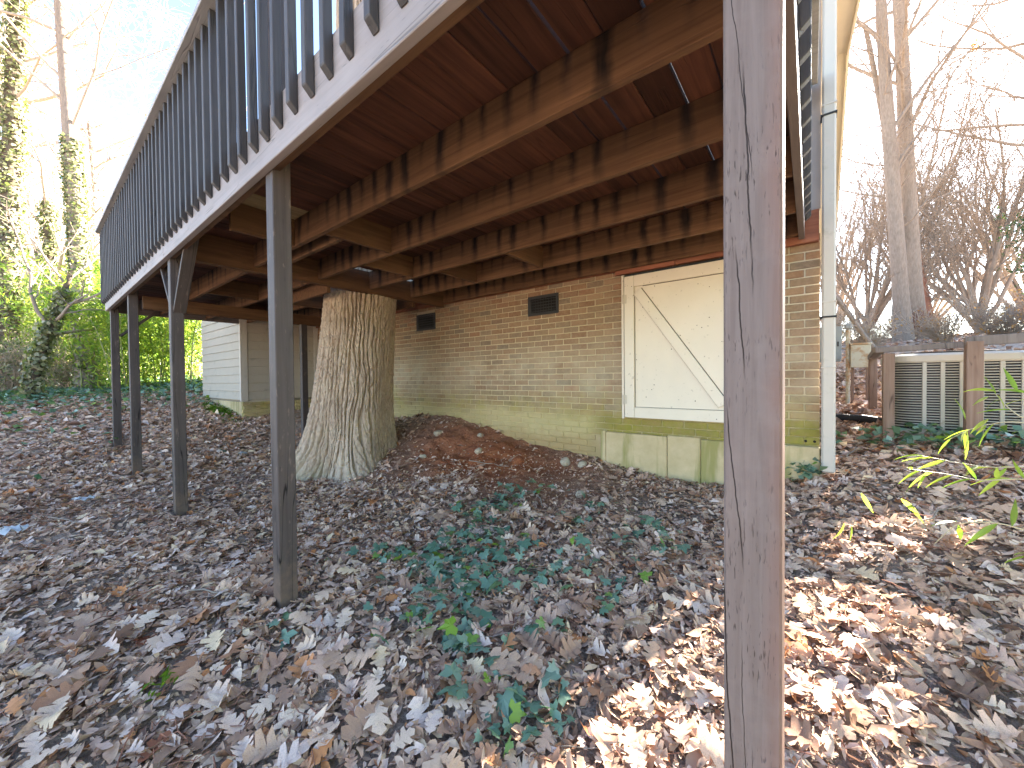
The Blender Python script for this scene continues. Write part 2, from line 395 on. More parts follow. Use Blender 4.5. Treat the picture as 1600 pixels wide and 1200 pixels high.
def oak_bark():
    s = NT('furrowed_oak_bark')
    p = s.pos(); o = s.xyz(p)
    n = s.noise(s.scl(p, (1, 1, 0.3)), 45, 5, 0.65)
    b = s.noise(p, 2.4, 4, 0.6)
    c = s.mix(s.step(n, 0.3, 0.72), (0.255, 0.19, 0.14), (0.50, 0.40, 0.305))
    c = s.mix(s.math('MULTIPLY', s.step(b, 0.45, 0.7), 0.4), c, (0.56, 0.47, 0.34))
    lim = s.math('MULTIPLY', s.step(s.noise(p, 5.5, 4, 0.6), 0.50, 0.66), s.math('SUBTRACT', 1.0, s.step(o[2], -1.15, -0.85)))
    c = s.mix(s.math('MULTIPLY', lim, 0.35), c, (0.34, 0.31, 0.19))
    return s.done(c, 0.95, n, 0.6, 0.012, 0.1)
M['oak'] = oak_bark()

# ------------------------------------------------------------------ mesh helpers
def link(o, parent=None):
    COL.objects.link(o)
    if parent is not None:
        o.parent = parent
    return o

def tag(o, label=None, cat=None, group=None, kind=None):
    for k, v in (('label', label), ('category', cat), ('group', group), ('kind', kind)):
        if v:
            o[k] = v
    return o

def empty(name, loc, label=None, cat=None, group=None):
    o = bpy.data.objects.new(name, None)
    o.location = loc
    o.empty_display_size = 0.2
    link(o)
    return tag(o, label, cat, group)

def mesh_np(name, V, Fq, mat, attrs=None, smooth=False):
    """V (n,3), Fq (m,k) integer faces of equal size"""
    me = bpy.data.meshes.new(name)
    V = np.ascontiguousarray(V, dtype=np.float32)
    Fq = np.ascontiguousarray(Fq, dtype=np.int32)
    k = Fq.shape[1]
    me.vertices.add(len(V)); me.vertices.foreach_set('co', V.ravel())
    me.loops.add(Fq.size); me.loops.foreach_set('vertex_index', Fq.ravel())
    me.polygons.add(len(Fq))
    me.polygons.foreach_set('loop_start', np.arange(0, Fq.size, k, dtype=np.int32))
    me.polygons.foreach_set('loop_total', np.full(len(Fq), k, dtype=np.int32))
    if smooth:
        me.polygons.foreach_set('use_smooth', np.ones(len(Fq), dtype=bool))
    me.update(calc_edges=True)
    for an, av in (attrs or {}).items():
        a = me.attributes.new(an, 'FLOAT', 'POINT')
        a.data.foreach_set('value', np.ascontiguousarray(av, dtype=np.float32))
    me.materials.append(mat)
    return me

def obj_np(name, V, Fq, mat, parent=None, attrs=None, smooth=False, loc=None):
    me = mesh_np(name, V, Fq, mat, attrs, smooth)
    o = bpy.data.objects.new(name, me)
    link(o, parent)
    if loc is not None:
        o.location = loc
    elif parent is not None:
        o.location = -Vector(parent_world(parent))
    return o

def parent_world(p):
    w = Vector((0, 0, 0))
    while p is not None:
        w = w + Vector(p.location)
        p = p.parent
    return w

BOXF = np.array([[0, 3, 2, 1], [4, 5, 6, 7], [0, 1, 5, 4], [1, 2, 6, 5], [2, 3, 7, 6], [3, 0, 4, 7]])
def box_vf(x0, x1, y0, y1, z0, z1):
    return np.array([[x0, y0, z0], [x1, y0, z0], [x1, y1, z0], [x0, y1, z0], [x0, y0, z1], [x1, y0, z1], [x1, y1, z1], [x0, y1, z1]], float)

def bev_box(hx, hy, hz, b):
    """chamfered box about the origin: 24 vertices, quads and triangles as quads"""
    V = []; idx = {}
    for ax in range(3):
        for s in (-1, 1):
            for a in (-1, 1):
                for c in (-1, 1):
                    h = [hx, hy, hz]
                    p = [0, 0, 0]
                    p[ax] = s * h[ax]
                    o1, o2 = [i for i in range(3) if i != ax]
                    p[o1] = a * (h[o1] - b); p[o2] = c * (h[o2] - b)
                    key = [0, 0, 0]; key[ax] = s; key[o1] = a; key[o2] = c
                    idx[(ax, tuple(key))] = len(V); V.append(p)
    Fs = []
    for ax in range(3):
        o1, o2 = [i for i in range(3) if i != ax]
        for s in (-1, 1):
            f = []
            for a, c in ((-1, -1), (1, -1), (1, 1), (-1, 1)):
                key = [0, 0, 0]; key[ax] = s; key[o1] = a; key[o2] = c
                f.append(idx[(ax, tuple(key))])
            Fs.append(f)
    for ax in range(3):      # edges running along ax
        o1, o2 = [i for i in range(3) if i != ax]
        for a in (-1, 1):
            for c in (-1, 1):
                f = []
                for (pl, e) in ((o1, -1), (o1, 1), (o2, 1), (o2, -1)):
                    key = [0, 0, 0]; key[ax] = e; key[o1] = a; key[o2] = c
                    f.append(idx[(pl, tuple(key))])
                Fs.append(f)
    tri = []
    for a in (-1, 1):
        for b_ in (-1, 1):
            for c in (-1, 1):
                k = (a, b_, c)
                tri.append([idx[(0, k)], idx[(1, k)], idx[(2, k)]])
    return V, Fs + tri

def pymesh(name, V, Fs, mat):
    me = bpy.data.meshes.new(name)
    me.from_pydata([tuple(v) for v in V], [], [tuple(f) for f in Fs])
    me.materials.append(mat)
    import bmesh
    bm = bmesh.new(); bm.from_mesh(me)
    bmesh.ops.recalc_face_normals(bm, faces=bm.faces)
    bm.to_mesh(me); bm.free()
    return me

_bcache = {}
def box(name, parent, x0, x1, y0, y1, z0, z1, mat, bev=0.003, rot=None):
    """a chamfered board as its own object, origin at its centre; equal sizes share mesh data"""
    h = (round((x1 - x0) / 2, 4), round((y1 - y0) / 2, 4), round((z1 - z0) / 2, 4))
    key = (h, mat.name, bev)
    me = _bcache.get(key)
    if me is None:
        V, Fs = bev_box(*h, min(bev, min(h) * 0.45))
        me = _bcache[key] = pymesh(name, V, Fs, mat)
    o = bpy.data.objects.new(name, me)
    link(o, parent)
    c = Vector(((x0 + x1) / 2, (y0 + y1) / 2, (z0 + z1) / 2))
    o.location = c - (parent_world(parent) if parent is not None else Vector((0, 0, 0)))
    if rot:
        o.rotation_euler = rot
    return o

def beam(name, parent, p, q, w, d, mat, side=(0, 1, 0), bev=0.003):
    """board from p to q: w across, d along side"""
    p, q = Vector(p), Vector(q)
    t = (q - p); L = t.length; t.normalize()
    y = Vector(side); y = (y - t * y.dot(t)).normalized(); x = y.cross(t)
    V, Fs = bev_box(w / 2, d / 2, L / 2, min(bev, w * .4))
    me = pymesh(name, V, Fs, mat)
    o = bpy.data.objects.new(name, me)
    link(o, parent)
    R = Matrix((x, y, t)).transposed().to_4x4()
    R.translation = (p + q) / 2 - (parent_world(parent) if parent is not None else Vector((0, 0, 0)))
    o.matrix_local = R
    return o

def grid_of(nu, nv, closed_u=True):
    a = np.arange(nv - 1)[:, None] * nu; b = np.arange(nu if closed_u else nu - 1)[None, :]
    b2 = (b + 1) % nu
    return np.stack([a + b, a + b2, a + nu + b2, a + nu + b], -1).reshape(-1, 4)

def tubes(branches, k):
    """branches: list of (pts (n,3), radii (n,)) -> V, quads"""
    by = {}
    for p, r in branches:
        by.setdefault(len(p), []).append((p, r))
    VV, FF = [], []; off = 0
    ang = np.arange(k) * 2 * PI / k
    ca, sa = np.cos(ang), np.sin(ang)
    for n, lst in by.items():
        P = np.array([b[0] for b in lst]); R = np.array([b[1] for b in lst])
        T = np.gradient(P, axis=1); T /= np.linalg.norm(T, axis=2, keepdims=True) + 1e-9
        mt = np.abs(T.mean(1)); ref = np.eye(3)[np.argmin(mt, axis=1)]
        U = np.cross(T, ref[:, None, :]); U /= np.linalg.norm(U, axis=2, keepdims=True) + 1e-9
        W = np.cross(T, U)
        V = P[:, :, None, :] + R[:, :, None, None] * (U[:, :, None, :] * ca[None, None, :, None] + W[:, :, None, :] * sa[None, None, :, None])
        f = grid_of(k, n)
        FF.append((f[None] + (np.arange(len(lst)) * n * k)[:, None, None]).reshape(-1, 4) + off)
        VV.append(V.reshape(-1, 3)); off += V.size // 3
    return np.concatenate(VV), np.concatenate(FF)

def vnoise(x, y, seed=0, px=None):
    """smooth value noise on arrays; px = period in x"""
    xi = np.floor(x).astype(int); yi = np.floor(y).astype(int)
    fx = x - xi; fy = y - yi
    fx = fx * fx * (3 - 2 * fx); fy = fy * fy * (3 - 2 * fy)
    def h(i, j):
        if px: i = i % px
        n = (i * 374761393 + j * 668265263 + seed * 1442695041) & 0xffffffff
        n = ((n ^ (n >> 13)) * 1274126177) & 0xffffffff
        return ((n ^ (n >> 16)) & 0xffff) / 65535.0
    return (h(xi, yi) * (1 - fx) + h(xi + 1, yi) * fx) * (1 - fy) + (h(xi, yi + 1) * (1 - fx) + h(xi + 1, yi + 1) * fx) * fy

# ------------------------------------------------------------------ terrain
CP = np.array([
 (0, 0, -1.36), (-.75, .94, -1.25), (.5, 1.85, -1.17), (-2.1, -.1, -1.30), (-2.13, .79, -1.20), (-4.48, .79, -1.18), (-6.66, .79, -1.17), (-8.2, .79, -.97),
 (.08, 3.88, -.79), (-.65, 3.75, -1.0), (-1.79, 3.75, -.95), (-2.55, 3.8, -.88), (-3.3, 3.8, -.74), (-4, 3.8, -.60), (-4.9, 3.8, -.60), (-5.6, 3.88, -.66), (-7, 3.88, -.75), (-8.34, 2.45, -.72),
 (-10.9, 2.45, -.38), (-3.9, 2.0, -1.19), (-5.3, 2.3, -1.15), (-2.9, 2.3, -1.13), (-3.7, 3.2, -.86), (-6.6, 2.75, -1.02), (-1.0, 2.6, -1.10),
 (1.06, 4.75, -.60), (.55, 4.8, -.63), (.7, 6.4, -.44), (.9, 9, -.10), (3, 12, .45), (4, 18, 1.15), (6, 24, 1.6), (-1, 24, 1.5), (-8, 24, 1.2), (9, 10, .5), (3, 5, -.5), (3, 1.5, -1.0), (8, 3, -.4),
 (-12, .5, -.40), (-15, 1.5, -.12), (-14, 4, .1), (-20, 1, .15), (-20, -3, -.2), (-13, -3, -.75), (-20, 8, .8), (-12, 8, .5), (-30, 0, .6), (-30, 14, 1.2), (-9, -1.5, -1.05), (-5, -3, -1.5), (0, -5, -1.8), (6, -4, -1.5), (-8, -10, -1.9), (-30, -12, -.6), (10, -12, -2.2)])
def _tps(d):
    return np.where(d > 1e-9, d * d * np.log(d + 1e-12), 0.0)
_n = len(CP)
_K = _tps(np.linalg.norm(CP[:, None, :2] - CP[None, :, :2], axis=2)) + np.eye(_n) * 0.02
_P = np.c_[np.ones(_n), CP[:, :2]]
_sol = np.linalg.solve(np.block([[_K, _P], [_P.T, np.zeros((3, 3))]]), np.r_[CP[:, 2], 0, 0, 0])
def gz(x, y):
    x = np.clip(np.asarray(x, float), -32, 12); y = np.clip(np.asarray(y, float), -13, 26)
    sh = x.shape; q = np.stack([x.ravel(), y.ravel()], 1)
    out = np.empty(len(q))
    for i in range(0, len(q), 20000):
        d = np.linalg.norm(q[i:i + 20000, None] - CP[None, :, :2], axis=2)
        out[i:i + 20000] = _tps(d) @ _sol[:_n] + _sol[_n] + q[i:i + 20000] @ _sol[_n + 1:]
    return out.reshape(sh)

def axis_pts(segs):
    return np.unique(np.concatenate([np.linspace(a, b, n) for a, b, n in segs]))
gx = axis_pts([(-400, -60, 9), (-60, -14, 40), (-14, -5.6, 110), (-5.6, -.4, 190), (-.4, 4, 60), (4, 20, 40), (20, 400, 10)])
gy = axis_pts([(-400, -20, 9), (-20, -2, 40), (-2, 2.3, 90), (2.3, 4.1, 75), (4.1, 6, 30), (6, 30, 60), (30, 400, 10)])
GX, GY = np.meshgrid(gx, gy)
GZ = gz(GX, GY)
GZ += (vnoise(GX * 2.3, GY * 2.3, 3) - .5) * 0.07 + (vnoise(GX * 7, GY * 7, 4) - .5) * 0.035
clod = np.exp(-(((GX + 3.4) / 1.9) ** 2 + ((GY - 3.3) / .75) ** 2))
GZ += clod * ((vnoise(GX * 5, GY * 5, 61) - .5) * .07 + (vnoise(GX * 13, GY * 13, 62) - .5) * .05 + (vnoise(GX * 27, GY * 27, 63) - .5) * .022)
inside = (GX > -11.0) & (GX < .4) & (GY > 4.15) & (GY < 13.6)
GZ = np.where(inside, np.minimum(GZ, -0.9), GZ)
ground = obj_np('ground', np.stack([GX, GY, GZ], -1).reshape(-1, 3), grid_of(len(gx), len(gy), False), M['ground'], smooth=True)
tag(ground, 'sloping woodland ground of brown soil and red clay', None, None, 'structure')

# ------------------------------------------------------------------ house
WY = 3.88
house = empty('brick_house', (-4.1, WY, -0.8), 'house with mossy brown brick base, cream hatch door and pale siding', 'house')
wall = obj_np('wall', box_vf(-8.34, 0.054, WY + .006, WY + .25, -1.7, 1.30), BOXF, M['mortar'], house)
rwall = obj_np('side_wall', box_vf(-.15, 0.054, WY + .25, 13.2, -1.7, 1.30), BOXF, M['mortar'], house)
# bricks in running bond
BL, BH, PL, PH = 0.1935, 0.0575, 0.2035, 0.0677
DOOR = (-1.545, -0.475, -0.42, 1.06)
VENTS = [(-2.776, -2.335, 0.765, 1.005), (-4.975, -4.525, 0.765, 1.02)]
fbricks = []
zt = 1.128
for c in range(33):
    z = zt - PH * (c + .5)
    if z < -1.25: break
    x = 0.058 - (0.0 if c % 2 else PL / 2)
    first = True
    while x > -8.3:
        w = BL if not (first and c % 2 == 0) else BL / 2 - .003
        x1 = x if not (first and c % 2 == 0) else 0.058
        if first and c % 2 == 0:
            x1, x0 = 0.058, 0.058 - (PL / 2 - .01)
            x = 0.058 - PL / 2
        else:
            x1, x0 = x, x - BL
            x = x - PL
        first = False
        segs = [(x0, x1)]
        for r in [DOOR] + VENTS:
            nxt = []
            for (p, q) in segs:
                if z + BH / 2 < r[2] + .02 or z - BH / 2 > r[3] - .02 or q < r[0] + .012 or p > r[1] - .012:
                    nxt.append((p, q))
                else:
                    if r[0] + .008 - p > .035: nxt.append((p, r[0] + .008))
                    if q - r[1] + .008 > .035: nxt.append((r[1] - .008, q))
            segs = nxt
        if z < -0.60 and x1 > -1.80: continue
        fbricks += [(p, q, z) for p, q in segs]
def screen(p):
    d = Vector(p); f = d.dot(CF)
    if f < .1: return None
    return 800 + 594.92 * d.dot(CR) / f, 600 - 594.92 * d.dot(CU) / f, f
def brick_score(b):
    s = screen(((b[0] + b[1]) / 2, WY, b[2]))
    if s is None or not (-20 < s[0] < 1620 and 0 < s[1] < 1200): return 0
    if 1131 < s[0] < 1222 and b[0] < -0.2: return 0.001
    if s[0] < 608: return 0.0005
    return 1 / s[2]
order = sorted(range(len(fbricks)), key=lambda i: -brick_score(fbricks[i]))
single = set(order[:296])
bmesh_cache = {}
MV, MF, MR = [], [], []
brng = np.random.default_rng(5)
for i, (x0, x1, z) in enumerate(fbricks):
    jy = brng.uniform(-.0015, .0025); jw = brng.uniform(-.003, .003)
    hw = (x1 - x0) / 2
    V, Fs = None, None
    key = round(hw, 3)
    if key not in bmesh_cache:
        V, Fs = bev_box(hw, 0.022, BH / 2, 0.004)
        bmesh_cache[key] = (pymesh('brick', V, Fs, M['brick']), np.array(V), Fs)
    me, V, Fs = bmesh_cache[key]
    c = Vector(((x0 + x1) / 2 + jw * .5, WY + .0215 + jy, z + brng.uniform(-.0015, .0015)))
    if i in single:
        o = bpy.data.objects.new('brick', me)
        link(o, wall)
        o.location = c - parent_world(wall)
        o.rotation_euler = (0, brng.uniform(-.006, .006), brng.uniform(-.006, .006))
    else:
        off = sum(len(v) for v in MV)
        MV.append(V + np.array(c)); MF += [[a + off for a in f] for f in Fs]; MR += [brng.random()] * len(V)
# side-wall and porch base courses join the mass
def mass_brick(c, hx, hy):
    V, Fs = bev_box(hx, hy, BH / 2, 0.004)
    off = sum(len(v) for v in MV)
    MV.append(np.array(V) + np.array(c)); MF.extend([[a + off for a in f] for f in Fs]); MR.extend([brng.random()] * len(V))
for c in range(26):
    z = zt - PH * (c + .5)
    y = WY + .11 + (PL / 2 if c % 2 else 0)
    while y < 9:
        mass_brick((0.0375, y + BL / 2, z), 0.0215, BL / 2); y += PL
me = pymesh('brick_courses', np.concatenate(MV), MF, M['brick_mass'])
a = me.attributes.new('rnd', 'FLOAT', 'POINT'); a.data.foreach_set('value', np.array(MR, dtype=np.float32))
o = bpy.data.objects.new('brick_courses', me); link(o, house); o.location = -parent_world(house); o['kind'] = 'stuff'
# footing blocks under the hatch, proud of the wall
fx = [-1.795, -1.735, -1.10, -0.80, -0.40, 0.062]
for i in range(5):
    b = box('footing_block', house, fx[i] + .002, fx[i + 1] - .002, WY - .045 + (.006 if i == 2 else 0), WY + .02, -1.35, -.572 - (.012 if i in (1, 3) else 0), M['footing'], 0.006)
for hx in (-.030, .026):
    ang = np.arange(12) * 2 * PI / 12
    V = np.concatenate([np.stack([hx + .010 * np.cos(ang), np.full(12, WY - .0035), -.530 + .010 * np.sin(ang)], 1), np.stack([hx + .010 * np.cos(ang), np.full(12, WY + .02), -.530 + .010 * np.sin(ang)], 1)])
    me = pymesh('weep_hole', V, [list(range(12)), list(range(12, 24))] + [[i, (i + 1) % 12, 12 + (i + 1) % 12, 12 + i] for i in range(12)], M['hole'])
    o = bpy.data.objects.new('weep_hole', me); link(o, house); o.location = -parent_world(house)
# foundation vents
for i, (x0, x1, z0, z1) in enumerate(VENTS):
    v = obj_np('foundation_vent', box_vf(x0 + .02, x1 - .02, WY + .0035, WY + .0055, z0 + .02, z1 - .02), BOXF, M['hole'], house)
    fr = .035
    for (a, b, c, d) in ((x0, x1, z1 - fr, z1), (x0, x1, z0, z0 + fr), (x0, x0 + fr + .02, z0 + fr, z1 - fr), (x1 - fr, x1, z0 + fr, z1 - fr)):
        box('vent_frame', v, a, b, WY - .008, WY + .03, c, d, M['vent'])
    for j in range(5):
        zz = z0 + fr + (j + .5) * (z1 - z0 - 2 * fr) / 5
        box('louvre', v, x0 + fr + .021, x1 - fr - .001, WY - .004, WY + .003, zz - .004, zz + .004, M['vent'], .001)
    for j in range(9):
        xx = x0 + .06 + (j + .5) * (x1 - x0 - .1) / 9
        box('vent_bar', v, xx - .003, xx + .003, WY - .007, WY - .0045, z0 + fr + .001, z1 - fr - .001, M['vent'], .001)
# hatch door
dx0, dx1, dz0, dz1 = DOOR
door = box('hatch_door', house, dx0 + .03, dx1, WY - .040, WY + .004, dz0 + .004, dz1 - .028, M['cream'])
box('door_jamb', door, dx0 - .004, dx0 + .022, WY - .052, WY + .004, dz0 - .01, dz1 - .006, M['cream'])
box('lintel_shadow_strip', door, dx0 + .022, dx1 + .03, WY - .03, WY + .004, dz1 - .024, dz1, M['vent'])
yb, yf = WY - .0405, WY - .067
box('stile', door, dx0 + .032, dx0 + .132, yf, yb, dz0 + .006, dz1 - .03, M['cream'])
box('stile', door, dx1 - .10, dx1, yf, yb, dz0 + .006, dz1 - .03, M['cream'])
box('rail', door, dx0 + .134, dx1 - .102, yf, yb, dz1 - .142, dz1 - .03, M['cream'])
box('rail', door, dx0 + .134, dx1 - .102, yf, yb, dz0 + .006, dz0 + .112, M['cream'])
beam('brace', door, (dx0 + .165, (yf + yb) / 2 + .003, dz1 - .19), (dx1 - .135, (yf + yb) / 2 + .002, dz0 + .16), .092, .022, M['cream'])
M['gap_shade'] = simple('dark_gap_shade_nail', (0.06, 0.045, 0.03), 0.9, 0.3, 30, 0.0)  # dark brown strips paint the shadow in the gaps round brace and frame
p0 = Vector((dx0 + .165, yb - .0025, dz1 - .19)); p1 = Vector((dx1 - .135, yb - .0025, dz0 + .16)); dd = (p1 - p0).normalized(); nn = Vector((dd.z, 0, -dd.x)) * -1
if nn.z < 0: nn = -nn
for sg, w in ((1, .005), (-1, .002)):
    beam('gap_shade', door, p0 + nn * .0488 * sg, p1 + nn * .0488 * sg, w, .004, M['gap_shade'], bev=.0005)
beam('gap_shade', door, (dx0 + .1345, yb - .0025, dz0 + .114), (dx0 + .1345, yb - .0025, dz1 - .24), .004, .004, M['gap_shade'], bev=.0005)
beam('gap_shade', door, (dx0 + .136, yb - .0025, dz0 + .1145), (dx1 - .104, yb - .0025, dz0 + .1145), .003, .004, M['gap_shade'], bev=.0005)
beam('gap_shade', door, (dx0 + .215, yb - .0025, dz1 - .1445), (dx1 - .104, yb - .0025, dz1 - .1445), .005, .004, M['gap_shade'], bev=.0005)
beam('gap_shade', door, (dx0 + .027, WY - .050, dz0 + .006), (dx0 + .027, WY - .050, dz1 - .03), .005, .004, M['gap_shade'], bev=.0005)
srng = np.random.default_rng(12)
for k in range(34):
    sx, sz = srng.uniform(dx0 + .05, dx1 - .05), srng.uniform(dz0 + .03, dz1 - .05)
    rr_ = srng.uniform(.002, .0045); on = sx < dx0 + .13 or sz > dz1 - .14 or sz < dz0 + .11
    box('nail', door, sx - rr_, sx + rr_, (yf if on else WY - .040) - .002, (yf if on else WY - .040) + .001, sz - rr_, sz + rr_, M['gap_shade'], .001)  # nails share the dark brown of the gap strips
box('latch', door, dx1 - .06, dx1 - .02, yf - .012, yf - .0005, .30, .36, M['vent'], .003)
for zz in (.80, -.23):
    box('hinge', door, dx0 + .012, dx0 + .058, WY - .0725, WY - .0675, zz - .045, zz + .045, M['iron'], .001)
    beam('hinge_pin', door, (dx0 + .027, WY - .074, zz - .05), (dx0 + .027, WY - .074, zz + .05), .012, .012, M['iron'])
# main siding above the ledger
obj_np('upper_wall', box_vf(-10.86, .030, WY + .03, 13.2, 1.301, 3.35), BOXF, M['siding_dark'], house)
for i in range(12):
    z0 = 1.345 + i * .165
    box('siding_board', house, -8.33, .03, WY + .004, WY + .029, z0, z0 + .163, M['siding_dark'], rot=(math.radians(-3), 0, 0))
    box('siding_board', house, .031, .056, WY + .03, 13.2, z0, z0 + .163, M['siding_dark'], rot=(0, math.radians(-3), 0))
box('corner_board', house, -.06, .062, WY - .012, WY + .004, 1.31, 3.38, M['siding_dark'])
# gable walls and roof
def roofz(y):
    return 3.85 + (y - 3.35) * .30 if y < 8.4 else 5.365 - (y - 8.4) * .46
prof = [(3.30, roofz(3.3)), (8.4, roofz(8.4)), (13.9, roofz(13.9))]
V = []; t = .16
for x in (-11.3, .50):
    for (y, z) in prof: V.append((x, y, z))
    for (y, z) in reversed(prof): V.append((x, y, z + t))
me = pymesh('roof', V, [[0, 1, 4, 5], [1, 2, 3, 4], [11, 10, 7, 6], [10, 9, 8, 7], [0, 6, 7, 1], [1, 7, 8, 2], [3, 9, 10, 4], [4, 10, 11, 5], [2, 8, 9, 3], [5, 11, 6, 0]], M['roof'])
o = bpy.data.objects.new('roof', me); link(o, house); o.location = -parent_world(house)
for xg in (-10.84, .02):
    me = pymesh('gable_wall', [(xg, WY + .03, 3.3), (xg, 13.2, 2.9), (xg, 13.2, roofz(13.2)), (xg, 8.4, roofz(8.4)), (xg, WY + .03, roofz(WY)), (xg - .02, WY + .03, 3.3), (xg - .02, 13.2, 2.9), (xg - .02, 13.2, roofz(13.2)), (xg - .02, 8.4, roofz(8.4)), (xg - .02, WY + .03, roofz(WY))],
                [[0, 1, 2, 3, 4], [9, 8, 7, 6, 5], [0, 5, 6, 1], [1, 6, 7, 2], [2, 7, 8, 3], [3, 8, 9, 4], [4, 9, 5, 0]], M['siding_dark'])
    o = bpy.data.objects.new('gable_wall', me); link(o, house); o.location = -parent_world(house)
for (ya, yb_) in ((3.3, 8.4), (8.4, 13.9)):
    beam('rake_board', house, (.47, ya, roofz(ya) - .02), (.47, yb_, roofz(yb_) - .02), .03, .20, M['soffit'], side=(0, 0, 1))
    beam('soffit', house, (.26, ya, roofz(ya) - .045), (.26, yb_, roofz(yb_) - .045), .39, .02, M['soffit'], side=(0, 0, 1))
box('fascia', house, -11.3, .45, 3.262, 3.298, 3.67, 3.87, M['soffit'])
box('gutter', house, -11.3, .46, 3.15, 3.26, 3.73, 3.85, M['white'], .02)
# downspout hanging on the corner
ds = box('downspout', house, .066, .150, 3.775, 3.862, -.75, 3.6, M['white'], .012)
for zz in (.06, .56, 2.05):
    box('joint_collar', ds, .063, .153, 3.772, 3.865, zz - .006, zz + .006, M['white'], .002)
for zz in (.45, 1.98):
    box('strap', ds, .056, .155, 3.769, 3.868, zz - .012, zz + .002, M['vent'], .001)
# side porch projecting beyond the deck's far end
PX0, PX1, PY = -10.86, -8.337, 2.47
bump = obj_np('side_room', box_vf(PX0 + .02, PX1 - .02, PY + .02, WY + .2, -.40, 3.1), BOXF, M['siding'], house)
nb = 22
for i in range(nb):
    z0 = -.36 + i * .158
    box('siding_board', bump, PX0 + .002, PX1 - .062, PY - .004, PY + .02, z0, z0 + .157, M['siding'], .002, rot=(math.radians(-5.5), 0, 0))
    box('siding_board', bump, PX1 - .022, PX1 + .002, PY + .06, WY - .06, z0, z0 + .157, M['siding'], .002, rot=(0, math.radians(-5.5), 0))
box('corner_board', bump, PX1 - .06, PX1 + .014, PY - .014, PY + .006, -.385, 3.1, M['white'])
box('corner_board', bump, PX1 - .006, PX1 + .014, PY + .008, PY + .10, -.385, 3.1, M['white'])
box('corner_board', bump, PX1 - .006, PX1 + .014, WY - .09, WY - .002, -.385, 3.1, M['white'])
base = obj_np('room_base', box_vf(PX0 + .03, PX1 - .015, PY + .015, WY, -1.4, -.401), BOXF, M['footing'], house)
for c in range(6):
    z = -.402 - PH * (c + .5)
    y = PY + .03 + (0 if c % 2 else -PL / 2 + .03)
    while y < WY - .03:
        ya, yb_ = max(y, PY + .012), min(y + BL, WY - .02)
        if yb_ - ya > .03:
            box('brick', base, PX1 - .035, PX1 + .004, ya, yb_, z - BH / 2, z + BH / 2, M['brick'], .004)
        y += PL

# ------------------------------------------------------------------ deck
DX0, DX1 = -8.36, -.037
ZB, ZT, ZD = 1.087, 1.300, 1.338
deck = empty('wooden_deck', (-4.2, 2.2, -1.15), 'raised dark wooden deck on tall posts with slatted railing', 'deck')
PW = .0889
def post(x, y, ztop, mat=M['post']):
    zb = float(gz(x + PW / 2, y + PW / 2)) - .12
    return box('post', deck, x, x + PW, y, y + PW, zb, ztop, mat, .004)
FY = .794
XP = [-.1268, -2.2563, -4.5124, -6.7185, -8.32]
posts = [post(x, FY, 2.12, M['post_a'] if i == 0 else M['post']) for i, x in enumerate(XP)]
tag(posts[0], 'thick cracked taupe post at the near corner')
mid = [post(-6.66, 2.80, .918)]
# front rim, end rims
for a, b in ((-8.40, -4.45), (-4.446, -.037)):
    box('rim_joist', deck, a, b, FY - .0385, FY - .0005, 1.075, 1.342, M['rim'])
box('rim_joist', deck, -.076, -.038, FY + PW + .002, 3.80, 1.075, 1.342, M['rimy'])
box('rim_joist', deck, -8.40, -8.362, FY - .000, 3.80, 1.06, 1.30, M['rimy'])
# inner rim just behind the posts
for a, b in zip(XP[1:], XP[:-1]):
    box('inner_rim', deck, a + PW + .001, b - .001, FY + .0005, FY + .038, 1.084, ZT - .001, M['joist'])
JY = [1.361, 1.962, 2.57, 3.17]
GXc = -4.23
for y in JY:
    if y < 2.0:
        box('joist', deck, -8.36, GXc - .042, y, y + .038, ZB, ZT - .001, M['joist'])
    else:
        box('joist', deck, -8.36, -5.34, y, y + .038, ZB, ZT - .001, M['joist'])
    box('joist', deck, GXc + .042, -.078, y, y + .038, ZB, ZT - .001, M['joist'])
ledy = WY - .075
box('joist', deck, GXc + .042, -.078, ledy - .06, ledy - .022, ZB + .01, ZT - .001, M['joist'])
# ledger on the wall, in lengths
for a, b, zb in ((-8.33, -4.9, 1.11), (-4.896, -1.62, 1.108), (-1.616, -1.02, 1.067), (-1.016, -.38, 1.067), (-.376, .05, 1.05)):
    box('ledger_board', deck, a, b, WY - .052 + (.008 if a < -1.7 else 0), WY - .004, zb, ZT - .002, M['ledger'])
# girders
box('girder', deck, GXc - .040, GXc - .001, FY + .13, 3.76, 1.045, ZT - .001, M['joisty'])
box('girder', deck, GXc + .001, GXc + .040, FY + .13, 3.76, 1.045, ZT - .001, M['joisty'])
box('girder', deck, -6.70, -6.62, FY + .13, 3.76, .92, 1.083, M['joisty'])
# blocking between the joists and the frame round the tree
for (x, ya, yb_) in ((-2.86, 1.40, 1.961), (-3.36, 2.002, 2.569), (-3.30, .925, 1.36), (-2.1, 2.61, 3.169), (-3.0, 2.61, 3.169), (-5.9, 1.40, 1.961), (-7.4, 2.002, 2.569)):
    box('blocking', deck, x - .019, x + .019, ya, yb_, ZB + .003, ZT - .001, M['joisty'])
box('blocking', deck, GXc + .043, -2.88, 1.51, 1.548, ZB, ZT - .03, M['joist'])
for y in (2.10, 3.26):
    box('tree_frame', deck, -5.34, GXc - .042, y, y + .04, .985, 1.15, M['joisty'])
box('tree_frame', deck, -5.34, -5.30, 2.142, 3.258, .985, 1.15, M['joisty'])
